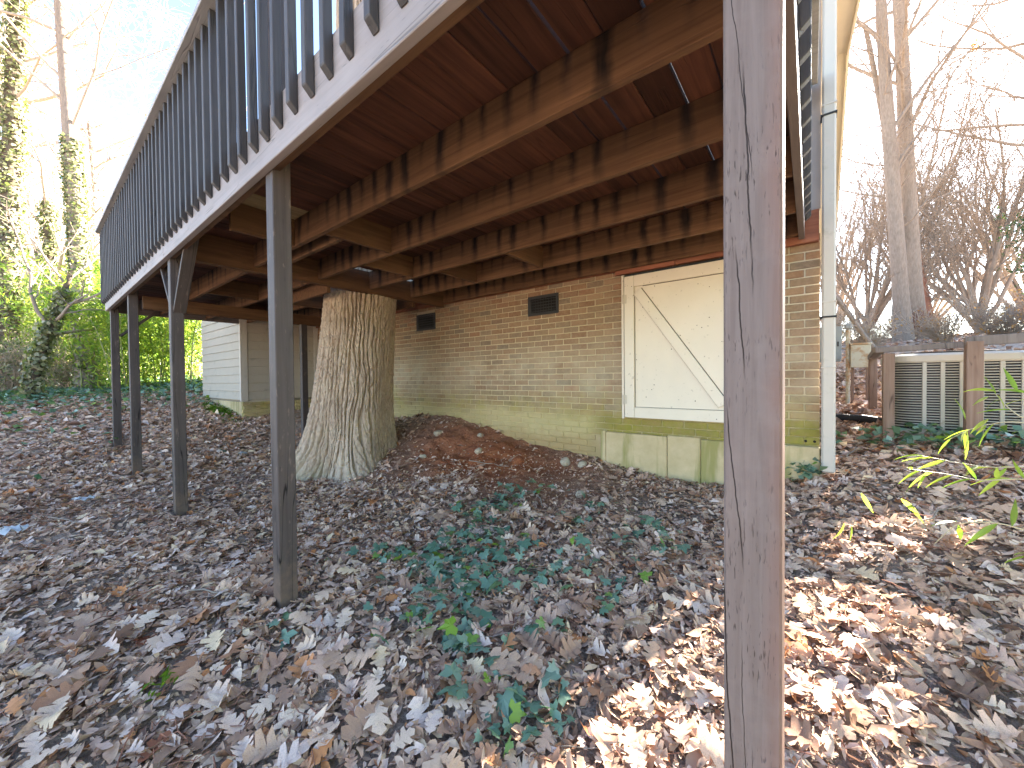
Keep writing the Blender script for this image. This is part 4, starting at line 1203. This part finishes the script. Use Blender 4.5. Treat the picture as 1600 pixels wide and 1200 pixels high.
# ------------------------------------------------------------------ fallen leaves
def leaf_template(kind, seed):
    rng = np.random.default_rng(seed)
    if kind == 'oak':
        t = np.array([0, .10, .17, .23, .29, .39, .46, .52, .62, .70, .75, .86, 1.0])
        w = np.array([.010, .035, .17, .19, .08, .31, .33, .11, .34, .33, .13, .20, .02]) * rng.uniform(.85, 1.15, 13)
        fwd = np.array([0, 0, .01, .05, -.01, .02, .07, -.01, .03, .08, 0, .04, 0])
    elif kind == 'long':
        t = np.linspace(0, 1, 6); w = np.array([.01, .13, .18, .17, .09, .004]) * rng.uniform(.65, 1.25); fwd = np.zeros(6)
    else:
        t = np.array([0, .3, .7, 1]); w = np.array([.02, .24, .20, .01]) * rng.uniform(.8, 1.4); fwd = np.zeros(4)
    n = len(t)
    curl = rng.uniform(-.5, 1.15) if kind == 'oak' else rng.uniform(-.3, 2.4); bend = rng.uniform(-.45, .6); tw = rng.uniform(-.8, .8)
    wl = w * rng.uniform(.85, 1.1, n); wr = w * rng.uniform(.85, 1.1, n)
    V = np.zeros((n, 3, 3))
    side = .06 * np.sin(t * PI * rng.uniform(.5, 1.5)) * rng.choice([-1, 1])
    V[:, 0] = np.c_[t - .5 + fwd, side - wl, curl * wl ** 2 * 2.2 + rng.normal(0, .012, n)]
    V[:, 1] = np.c_[t - .5, side, np.zeros(n)]
    V[:, 2] = np.c_[t - .5 + fwd, side + wr, curl * wr ** 2 * 2.2 + rng.normal(0, .012, n)]
    V[:, :, 2] += (bend * (t - .5) ** 2)[:, None]
    ang = tw * (t - .5)
    y, z = V[:, :, 1].copy(), V[:, :, 2].copy()
    V[:, :, 1] = y * np.cos(ang)[:, None] - z * np.sin(ang)[:, None]; V[:, :, 2] = y * np.sin(ang)[:, None] + z * np.cos(ang)[:, None]
    V[:, :, 2] -= V[:, :, 2].min()
    Fq = []
    for i in range(n - 1):
        for j in range(2):
            a_ = i * 3 + j; Fq.append([a_, a_ + 3, a_ + 4, a_ + 1])
    return V.reshape(-1, 3), np.array(Fq)
TPL = {k: [leaf_template(k, 900 + i * 7 + h) for i in range(14)] for h, k in enumerate(('oak', 'long', 'bit'))}

def sector(n, r0, r1, a0, a1, rng, pw=2.0):
    r = (rng.random(n) * (r1 ** pw - r0 ** pw) + r0 ** pw) ** (1 / pw)
    a = rng.uniform(math.radians(a0), math.radians(a1), n)
    return np.c_[r * np.cos(a), r * np.sin(a)]
lr = np.random.default_rng(31)
def blocked(x, y):
    h = (y > 3.86) & (x > -11) & (x < .06)
    h |= (y > 2.45) & (x > -10.9) & (x < -8.33)
    h |= (x > .6) & (x < 1.52) & (y > 5.0) & (y < 5.92)
    h |= ((x - TX) ** 2 + (y - TY) ** 2 < .62 ** 2)
    for px_ in XP: h |= (x > px_ - .03) & (x < px_ + PW + .03) & (y > FY - .03) & (y < FY + PW + .03)
    return h
def bare(x, y):
    """0..1 how bare the swept clay under the deck is"""
    d = np.hypot((x + 2.9) * .5, y - 3.3) + (vnoise(x * 1.7, y * 1.7, 44) - .5) * .9
    return np.clip((1.05 - d) / .7, 0, 1)
specs = []   # (kind, xy, size, layer)
def add(kind, xy, size):
    k = ~blocked(xy[:, 0], xy[:, 1])
    bb = bare(xy[:, 0], xy[:, 1])
    k &= lr.random(len(xy)) > bb * (.93 if kind != 'bit' else .35)
    xy = xy[k]
    specs.append((kind, xy, size[0] * (size[1] / size[0]) ** lr.random(len(xy)) ** 1.3 * (1 - .35 * bb[k])))
add('oak', sector(6200, .5, 4.2, 58, 195, lr, 1.75), (.04, .15))
add('long', sector(15000, .5, 4.4, 58, 195, lr, 1.75), (.03, .115))
add('bit', sector(28000, .5, 4.4, 58, 195, lr, 1.75), (.015, .055))
add('oak', sector(6000, 4.2, 9, 62, 200, lr), (.06, .14))
add('long', sector(15000, 4.2, 9, 62, 200, lr), (.05, .12))
add('bit', sector(12000, 4.0, 8, 62, 200, lr), (.025, .07))
add('long', sector(5000, 3.6, 6.5, 150, 192, lr), (.04, .11))
add('bit', sector(26000, 9, 24, 66, 200, lr), (.08, .19))
add('bit', sector(22000, 6, 14, 160, 192, lr), (.05, .13))
add('bit', sector(9000, 4.5, 10, 66, 92, lr), (.05, .13))
def frames(n, xy, tilt):
    e = .05
    gx_ = (gz(xy[:, 0] + e, xy[:, 1]) - gz(xy[:, 0] - e, xy[:, 1])) / (2 * e)
    gy_ = (gz(xy[:, 0], xy[:, 1] + e) - gz(xy[:, 0], xy[:, 1] - e)) / (2 * e)
    N = np.c_[-gx_, -gy_, np.ones(n)] + np.c_[lr.normal(0, tilt, (n, 2)), np.zeros(n)]
    N /= np.linalg.norm(N, axis=1, keepdims=True)
    a = lr.uniform(0, 2 * PI, n)
    X = np.c_[np.cos(a), np.sin(a), np.zeros(n)]
    X -= N * (X * N).sum(1, keepdims=True); X /= np.linalg.norm(X, axis=1, keepdims=True)
    return X, np.cross(N, X), N
def ground_noise(x, y):
    return (vnoise(x * 2.3, y * 2.3, 3) - .5) * 0.07 + (vnoise(x * 7, y * 7, 4) - .5) * 0.035
VV, FF, RR = [], [], []; off = 0
cand = []
allv = []
for kind, xy, sz in specs:
    n = len(xy)
    X, Y, N = frames(n, xy, .24 if kind == 'oak' else .42)
    z = gz(xy[:, 0], xy[:, 1]) + ground_noise(xy[:, 0], xy[:, 1]) + lr.uniform(.0, .028, n)
    O = np.c_[xy, z]
    ti = lr.integers(0, 14, n)
    rn = lr.random(n)
    D = O @ np.array(CF); px = 800 + 594.92 * (O @ np.array(CR)) / D; py = 600 - 594.92 * (O @ np.array(CU)) / D
    vis = (D > .5) & (px > 0) & (px < 1600) & (py < 1200) & (py > 500) & ~((px > 1131) & (px < 1235))
    sc = np.where(vis & (kind == 'oak'), sz / np.maximum(D, .3), 0)
    allv.append([kind, O, X, Y, N, sz, ti, rn, sc])
allsc = np.concatenate([a_[8] for a_ in allv])
thr = np.sort(allsc)[-300]
tpl_me = [mesh_np('leaf', v, f, M['dead1'], smooth=True) for v, f in TPL['oak']]
nleaf = 0
for kind, O, X, Y, N, sz, ti, rn, sc in allv:
    pick = (sc >= thr) & (sc > 0)
    for i in np.nonzero(pick)[0]:
        o = bpy.data.objects.new('leaf', tpl_me[ti[i]]); link(o, ground)
        mw = Matrix((Vector(X[i]), Vector(Y[i]), Vector(N[i]))).transposed().to_4x4() @ Matrix.Scale(sz[i], 4)
        mw.translation = Vector(O[i]) + Vector((0, 0, .012))
        o.matrix_local = mw
        nleaf += 1
    for t in range(14):
        k = np.nonzero((ti == t) & ~pick)[0]
        if not len(k): continue
        tv, tf = TPL[kind][t]
        V = O[k][:, None, :] + sz[k][:, None, None] * (tv[None, :, 0:1] * X[k][:, None, :] + tv[None, :, 1:2] * Y[k][:, None, :] + tv[None, :, 2:3] * N[k][:, None, :])
        FF.append((tf[None] + (np.arange(len(k)) * len(tv))[:, None, None]).reshape(-1, 4) + off)
        VV.append(V.reshape(-1, 3)); off += V.size // 3
        RR.append(np.repeat(rn[k], len(tv)))
o = obj_np('leaf_litter', np.concatenate(VV), np.concatenate(FF), M['dead'], ground, {'rnd': np.concatenate(RR)}, smooth=True)
o.location = (0, 0, 0); o['kind'] = 'stuff'
br = []
tw = sector(2600, .6, 6, 58, 195, lr, 1.8); tw = tw[~blocked(tw[:, 0], tw[:, 1])]
for p in tw:
    a = lr.uniform(0, PI); L = lr.uniform(.03, .16)
    t = np.linspace(-.5, .5, 4)[:, None]; xy = p + t * np.array([math.cos(a), math.sin(a)]) * L + lr.normal(0, .004, (4, 2))
    br.append((np.c_[xy, np.full(4, float(gz(p[0], p[1])) + .028) + lr.normal(0, .008, 4)], np.full(4, lr.uniform(.0009, .0028))))
V, Fq = tubes(br, 4)
o = obj_np('twig_fragments', V, Fq, M['twig_red'], ground); o.location = (0, 0, 0); o['kind'] = 'stuff'
# sticks lying in the litter
for (x0, y0, a, L, lab) in ((-2.75, .55, .5, .42, 'thin dry stick on the leaves just left of the nearest dark post'), (-1.75, 2.62, 2.3, .34, 'thin bent stick between the ivy and the footing blocks'), (-3.05, 3.1, .2, .5, 'long thin stick lying on the red clay mound'),
                        (-.35, 2.1, 2.7, .38, 'thin stick on the sunlit leaves left of the near post'), (.42, 3.1, .9, .5, 'long stick below the bamboo shoots at right'), (.25, 4.2, 1.4, .45, 'stick on the leaves between downspout and timber fence'),
                        (-5.3, .1, .3, .55, 'long stick by the pale scrap in the left foreground'), (-6.0, 1.9, 1.0, .45, 'stick on the leaves under the deck between posts and trunk')):
    p = np.array([x0, y0]); q = p + np.array([math.cos(a), math.sin(a)]) * L
    t = np.linspace(0, 1, 6)[:, None]; xy = p * (1 - t) + q * t + lr.normal(0, .012, (6, 2))
    pts = np.c_[xy, gz(xy[:, 0], xy[:, 1]) + .035 + lr.uniform(0, .012, 6)]
    V, Fq = tubes([(pts, np.linspace(.006, .003, 6))], 5)
    o = obj_np('stick', V, Fq, M['twig'], None, smooth=True)
    tag(o, lab, 'stick', 'sticks on the leaf litter')

# ------------------------------------------------------------------ ivy on the ground
def ivy_template(seed):
    rng = np.random.default_rng(seed)
    an = np.radians([-90, -55, -20, 10, 35, 62, 90, 118, 145, 170, 200, 235])
    r = np.array([.10, .33, .52, .30, .46, .30, .62, .30, .46, .30, .52, .33]) * rng.uniform(.9, 1.1, 12)
    V = [(0, 0, 0)]
    for a, q in zip(an, r):
        V.append((q * math.cos(a), q * math.sin(a), -.30 * q * q + rng.normal(0, .012)))
    return np.array(V), [[0, i + 1, (i + 1) % 12 + 1] for i in range(12)]
IT = [ivy_template(50 + i) for i in range(6)]
ivm = [pymesh('leaf', v, f, M['ivy1']) for v, f in IT]
ir = np.random.default_rng(61)
patch = []
blobs = [((-2.2, 2.35), .22, .2, 34), ((-2.1, 2.75), .2, .2, 26), ((-1.86, 1.85), .2, .2, 36), ((-1.66, 1.95), .2, .2, 26), ((-1.7, 1.55), .2, .18, 34), ((-1.43, 1.57), .18, .18, 24), ((-2.0, 1.5), .2, .16, 16), ((-1.48, 1.24), .2, .15, 24), ((-1.25, 1.28), .16, .14, 12),
         ((-1.2, 1.88), .25, .2, 14), ((-.95, 1.7), .2, .2, 8), ((-.9, 2.6), .25, .18, 14), ((-.76, 2.48), .12, .1, 6), ((-1.33, 2.85), .25, .15, 10), ((-1.04, 1.17), .14, .1, 10), ((-.88, 1.06), .14, .07, 14), ((-.71, 1.15), .08, .08, 10), ((-2.3, 1.3), .15, .12, 5), ((-2.0, .75), .1, .1, 3), ((-.97, 2.26), .2, .2, 8)]
for (cx, cy), sx, sy, n in blobs:
    u = np.array([-.6, .8]) if False else None
    q = ir.normal(0, 1, (n, 2))
    patch.append(np.c_[cx + q[:, 0] * sx * .7, cy + q[:, 1] * sy * .9])
patch_all = ir.permutation(np.concatenate(patch)); patch = patch_all[:290]
iv = empty('ivy_patch', (-1.5, 1.6, float(gz(-1.5, 1.6))), 'patch of blue green ivy creeping over the leaves under the deck', 'ivy')
ivw = parent_world(iv)
for x_, y_ in patch:
    if blocked(np.array([x_]), np.array([y_]))[0]: continue
    o = bpy.data.objects.new('leaf', ivm[ir.integers(0, 6)]); link(o, iv)
    s = ir.uniform(.05, .118)
    o.scale = (s, s, s)
    o.location = Vector((x_, y_, float(gz(x_, y_)) + float(ground_noise(np.array([x_]), np.array([y_]))[0]) + ir.uniform(.03, .075))) - ivw
    o.rotation_euler = (ir.normal(-.35, .3), ir.normal(0, .35), ir.uniform(0, 2 * PI))
VV, FF, RR, off = [], [], [], 0
for x_, y_ in np.concatenate([patch_all[290:], patch_all[:170] + ir.normal(0, .07, (170, 2))]):
    tv, tf = IT[ir.integers(0, 6)]
    R3 = np.array(Matrix.Rotation(ir.uniform(0, 2 * PI), 3, 'Z') @ Matrix.Rotation(ir.normal(-.3, .35), 3, 'X') @ Matrix.Rotation(ir.normal(0, .35), 3, 'Y'))
    V = (tv * ir.uniform(.035, .085)) @ R3.T + np.array([x_, y_, float(gz(x_, y_)) + float(ground_noise(np.array([x_]), np.array([y_]))[0]) + ir.uniform(.025, .06)])
    VV.append(V); FF.append(np.array(tf) + off); off += len(V); RR += [ir.random()] * len(V)
o = obj_np('small_leaves', np.concatenate(VV), np.concatenate(FF), M['ivy'], iv, {'rnd': np.array(RR)}); o['kind'] = 'stuff'
br = []
for i in range(60):
    x_, y_ = patch[ir.integers(0, len(patch))]; a = ir.uniform(0, 2 * PI)
    t = np.linspace(0, 1, 6)[:, None]
    xy = np.array([x_, y_]) + t * np.array([math.cos(a), math.sin(a)]) * ir.uniform(.12, .35) + ir.normal(0, .012, (6, 2))
    br.append((np.c_[xy, gz(xy[:, 0], xy[:, 1]) + .035 + ir.uniform(0, .01, 6)], np.full(6, .0018)))
V, Fq = tubes(br, 4); o = obj_np('vine_stems', V, Fq, M['twig'], iv); o['kind'] = 'stuff'
# ivy cover on the far slope and by the air conditioner
def ivy_cover(n, cx, cy, sx, sy, size, label, mat='ivy', seed=1):
    rng = np.random.default_rng(seed)
    xy = np.c_[cx + rng.normal(0, sx, n), cy + rng.normal(0, sy, n)]
    xy = xy[~blocked(xy[:, 0], xy[:, 1])]
    C = np.c_[xy, gz(xy[:, 0], xy[:, 1]) + rng.uniform(.03, .16, len(xy))]
    V, Fq, rn = leaf_cards(C, size, rng, .9, np.tile([0, 0, 1.0], (len(xy), 1)), .45)
    o = obj_np('ivy_ground_cover', V, Fq, M[mat], None, {'rnd': rn}); tag(o, label, None, None, 'stuff')
ivy_cover(3600, -14.0, .6, 1.9, 1.6, .10, 'ivy covering the slope below the ivy clad trees', 'ivy', 1)
ivy_cover(1500, -12.6, 2.6, 1.2, .6, .09, 'ivy covering the slope behind the far deck posts', 'ivy', 2)
ivy_cover(260, .95, 4.72, .45, .12, .075, 'ivy at the foot of the air conditioner', 'ivy', 3)
ivy_cover(40, -.02, 3.78, .06, .03, .06, 'small ivy sprig at the foot of the brick corner', 'ivy', 4)

# ------------------------------------------------------------------ bamboo shoots at the right
def blade_template(seed):
    rng = np.random.default_rng(seed)
    t = np.linspace(0, 1, 7); w = np.array([.008, .055, .075, .07, .052, .028, .002])
    be = rng.uniform(.1, .5)
    V = np.zeros((7, 3, 3))
    V[:, 0] = np.c_[t, -w, .02 + 0 * t]; V[:, 1] = np.c_[t, 0 * t, 0 * t]; V[:, 2] = np.c_[t, w, .02 + 0 * t]
    V[:, :, 2] -= (be * t ** 2)[:, None]
    Fq = []
    for i in range(6):
        for j in range(2):
            a_ = i * 3 + j; Fq.append([a_, a_ + 3, a_ + 4, a_ + 1])
    return V.reshape(-1, 3), np.array(Fq)
blades = [mesh_np('leaf', *blade_template(70 + i), M['bamboo1'], smooth=True) for i in range(6)]
bb = np.random.default_rng(73)
def sprig(path, D, label, nl, Lr=(.09, .15), extra=()):
    pts = np.array([at(px, py, D + .05 * i) for i, (px, py) in enumerate(path)])
    # smooth path
    t = np.linspace(0, len(pts) - 1, 14); i0 = np.minimum(t.astype(int), len(pts) - 2); f = (t - i0)[:, None]
    P = pts[i0] * (1 - f) + pts[i0 + 1] * f
    P[1:-1] = (P[:-2] + P[1:-1] * 2 + P[2:]) / 4
    g = P[0].copy(); g[2] = float(gz(g[0], g[1]))
    root = empty('bamboo_shoot', tuple(g), label, 'bamboo', 'bamboo shoots in front of the air conditioner')
    # culm from the ground up to the first point
    base = np.array([g + (P[0] - g) * u + np.array([0.02 * math.sin(u * 3), 0, 0]) for u in np.linspace(0, .98, 6)])
    base[0, 2] -= .05
    full = np.r_[base, P]
    V, Fq = tubes([(full, np.linspace(.0045, .0014, len(full)))], 6)
    obj_np('stem', V, Fq, M['stem'], root, smooth=True)
    def blade(q, d, L):
        o = bpy.data.objects.new('leaf', blades[bb.integers(0, 6)]); link(o, root)
        x = Vector(d).normalized(); up = Vector((bb.normal(0, .5), bb.normal(0, .5) - .3, 1)); z = (up - x * up.dot(x)).normalized(); y = z.cross(x)
        mw = Matrix((x, y, z)).transposed().to_4x4() @ Matrix.Scale(L, 4)
        mw.translation = Vector(q) - parent_world(root)
        o.matrix_local = mw
    for j in range(nl):
        u = bb.uniform(.25, 1) * 13; i = min(int(u), 12); q = P[i] * (1 - u + i) + P[i + 1] * (u - i)
        tdir = P[i + 1] - P[i]; tdir /= np.linalg.norm(tdir)
        d = tdir * .8 + bb.normal(0, .55, 3) + np.array([0, 0, -.15])
        blade(q, d, bb.uniform(*Lr))
    for (px, py, qx, qy) in extra:
        a_, b_ = at(px, py, D + .1), at(qx, qy, D + .1 + bb.uniform(-.05, .05))
        blade(a_, b_ - a_, np.linalg.norm(b_ - a_))
sprig([(1700, 690), (1600, 659), (1565, 659), (1515, 670), (1483, 687)], 2.0, 'bamboo shoot crossing in front of the lower grille', 7, extra=((1545, 655, 1515, 672),))
sprig([(1720, 640), (1600, 656), (1575, 637), (1555, 615)], 1.7, 'tallest bamboo shoot with a tuft of leaves by the fence post', 4, (.07, .11), extra=((1555, 612, 1500, 598), (1560, 610, 1622, 606), (1558, 618, 1578, 640), (1590, 612, 1568, 572), (1545, 620, 1520, 628), (1508, 655, 1500, 622)))
sprig([(1720, 735), (1600, 729), (1547, 731), (1490, 722), (1440, 712)], 1.9, 'bamboo shoot low over the ivy by the unit', 9)
sprig([(1720, 760), (1600, 747), (1530, 752), (1490, 742), (1420, 733)], 1.75, 'long bamboo shoot reaching left over the leaves', 10, extra=((1345, 770, 1367, 805), (1408, 780, 1440, 803), (1565, 747, 1525, 772)))
sprig([(1700, 860), (1560, 815), (1495, 817), (1460, 850)], 1.6, 'bamboo shoot hanging two leaves over the leaf litter', 2, extra=((1495, 815, 1458, 812), (1497, 820, 1505, 852), (1585, 868, 1620, 850), (1570, 880, 1610, 862), (1318, 818, 1316, 842), (1330, 822, 1332, 845)))
# a fuller clump just outside the frame that shades the right foreground
rng = np.random.default_rng(91)
b = np.array([2.15, 2.6, float(gz(2.15, 2.6))])
root = empty('bamboo_clump', tuple(b), 'leafy bamboo clump just outside the right edge', 'bamboo')
br, C = [], []
for i in range(16):
    q = b + np.array([rng.normal(0, .35), rng.normal(0, .5), 0]); q[2] = float(gz(q[0], q[1])) - .05
    hh = rng.uniform(1.2, 2.2); t = np.linspace(0, 1, 6)[:, None]; bend = rng.normal(0, .25, 2)
    pts = q + np.concatenate([bend[None] * t ** 2, t * hh], 1); br.append((pts, np.linspace(.008, .002, 6)))
    tt = rng.uniform(1, 5, 45); ii = np.minimum(tt.astype(int), 4); f = (tt - ii)[:, None]
    C.append(pts[ii] * (1 - f) + pts[ii + 1] * f + rng.normal(0, .12, (45, 3)))
V, Fq = tubes(br, 5); o = obj_np('culms', V, Fq, M['stem'], root); o['kind'] = 'stuff'
V, Fq, rn = leaf_cards(np.concatenate(C), .14, rng, .17, droop=.7); o = obj_np('leaves', V, Fq, M['bamboo'], root, {'rnd': rn}); o['kind'] = 'stuff'

def added_bamboo_at(x_, y_, h, n, nl, spread, seed, label):  # clumps added out of view to block low sky and darken post sides
    rng = np.random.default_rng(seed)
    b = np.array([x_, y_, float(gz(x_, y_))])
    root = empty('bamboo_clump', tuple(b), label, 'bamboo', 'added bamboo clumps blocking sky right of the frame')
    br = []; C = []
    for i in range(n):
        q = b + np.array([rng.normal(0, spread), rng.normal(0, spread), -.1])
        hh = h * rng.uniform(.6, 1.1); t = np.linspace(0, 1, 7)[:, None]; bend = rng.normal(0, .25, 2)
        pts = q + np.concatenate([bend[None] * t ** 3 * hh * .6, t * hh - (t ** 3) * .15 * hh], 1)
        br.append((pts, np.linspace(.016, .004, 7)))
        m = nl // n; tt = rng.beta(1.4, 1.1, m) * 6; ii = np.minimum(tt.astype(int), 5); f = (tt - ii)[:, None]
        C.append(pts[ii] * (1 - f) + pts[ii + 1] * f + rng.normal(0, .25, (m, 3)))
    V, Fq = tubes(br, 5); cu = obj_np('culms', V, Fq, M['culm'], root, smooth=True); cu['kind'] = 'stuff'
    V, Fq, rn = leaf_cards(np.concatenate(C), .2, rng, .18, droop=.9)
    lf = obj_np('leaves', V, Fq, M['bamboo'], root, {'rnd': rn}); lf['kind'] = 'stuff'
for k, (x_, y_, lab) in enumerate(((4.6, 1.2, 'nearest added bamboo clump, unseen beyond the right edge, blocking low sky'), (5.4, -.8, 'second added bamboo clump, unseen beyond the right edge, blocking low sky'), (4.8, -3.0, 'added unseen bamboo clump right of the camera position, blocking low sky'))):
    added_bamboo_at(x_, y_, 4.6, 26, 6500, .75, 430 + k, lab)

# ------------------------------------------------------------------ stones, scraps, moss
def rock(x_, y_, s, seed, label, mat='stone'):
    rng = np.random.default_rng(seed)
    u = np.linspace(0, 2 * PI, 12, endpoint=False); v = np.linspace(-PI / 2 + .15, PI / 2 - .15, 7)
    U, W = np.meshgrid(u, v)
    D = np.stack([np.cos(W) * np.cos(U), np.cos(W) * np.sin(U), np.sin(W)], -1)
    ax = rng.normal(0, 1, (9, 3)); ax /= np.linalg.norm(ax, axis=1, keepdims=True); lim = rng.uniform(.6, .95, 9)
    R = np.ones(D.shape[:2])
    for a_, l in zip(ax, lim):
        dt = D @ a_; R = np.where(dt > 1e-3, np.minimum(R, l / np.maximum(dt, 1e-3)), R)
    V = (D * R[..., None] * np.array([1, .8, .62]) * s).reshape(-1, 3)
    Fs = grid_of(12, 7).tolist() + [list(range(12))[::-1], list(range(72, 84))]
    me = pymesh('stone', V, Fs, M[mat])
    o = bpy.data.objects.new('stone', me); link(o)
    o.location = (x_, y_, float(gz(x_, y_)) + s * .22); o.rotation_euler = (0, 0, rng.uniform(0, 6))
    tag(o, label, 'stone', 'stones by the brick wall')
for i, (x_, y_, s, lab) in enumerate(((-3.95, 3.42, .085, 'yellowish stone on the red clay mound near the wall'), (-3.7, 2.95, .05, 'small white stone between oak trunk and wall'), (-3.15, 3.35, .07, 'reddish stone on the bare clay'), (-2.12, 3.66, .085, 'flat pale stone against the wall left of the footing'), (-1.93, 3.68, .07, 'pale stone touching the footing corner'), (-1.62, 3.05, .06, 'round pale stone right of the ivy'), (-1.36, 3.1, .045, 'small round pale stone in front of the footing'), (-2.1, 2.85, .035, 'tiny pale stone at the top of the ivy'), (-3.4, 3.66, .055, 'brown stone at the foot of the mossy wall'))):
    rock(x_, y_, s, 700 + i, lab)
def scrap(x_, y_, s, seed, label):
    rng = np.random.default_rng(seed)
    n = 7; g = np.linspace(-1, 1, n); A, B = np.meshgrid(g, g)
    Z = rng.normal(0, .16, A.shape); V = np.stack([A + rng.normal(0, .12, A.shape), B * .55 + rng.normal(0, .12, A.shape), Z], -1).reshape(-1, 3) * s
    me = mesh_np('scrap', V, grid_of(n, n, False), M['scrap'])
    o = bpy.data.objects.new('scrap', me); link(o); o.location = (x_, y_, float(gz(x_, y_)) + .07); o.rotation_euler = (.1, .1, rng.uniform(0, 3))
    tag(o, label, 'litter')
scrap(-5.67, .33, .075, 1, 'crumpled pale scrap on the leaves left of the middle deck posts')
scrap(-5.0, -.09, .085, 2, 'crumpled pale scrap at the left edge of the leaf litter')
scrap(-6.55, 1.94, .055, 3, 'small crumpled pale scrap on the leaves under the deck')
def tuft(cx, cy, sx, sy, n, size, label, seed, mat='moss'):
    rng = np.random.default_rng(seed)
    xy = np.c_[cx + rng.normal(0, sx, n), cy + rng.normal(0, sy, n)]
    C = np.c_[xy, gz(xy[:, 0], xy[:, 1]) + rng.uniform(.02, .07, n)]
    V, Fq, rn = leaf_cards(C, size, rng, .35, np.tile([0, -.4, .6], (n, 1)), .8)
    o = obj_np('moss', V, Fq, M[mat], None, {'rnd': rn}); tag(o, label, None, None, 'stuff')
tuft(-9.1, 2.32, .45, .07, 900, .05, 'bright moss at the base of the siding corner', 1)
tuft(-2.05, .32, .03, .03, 22, .04, 'small green tuft in the left foreground', 2)
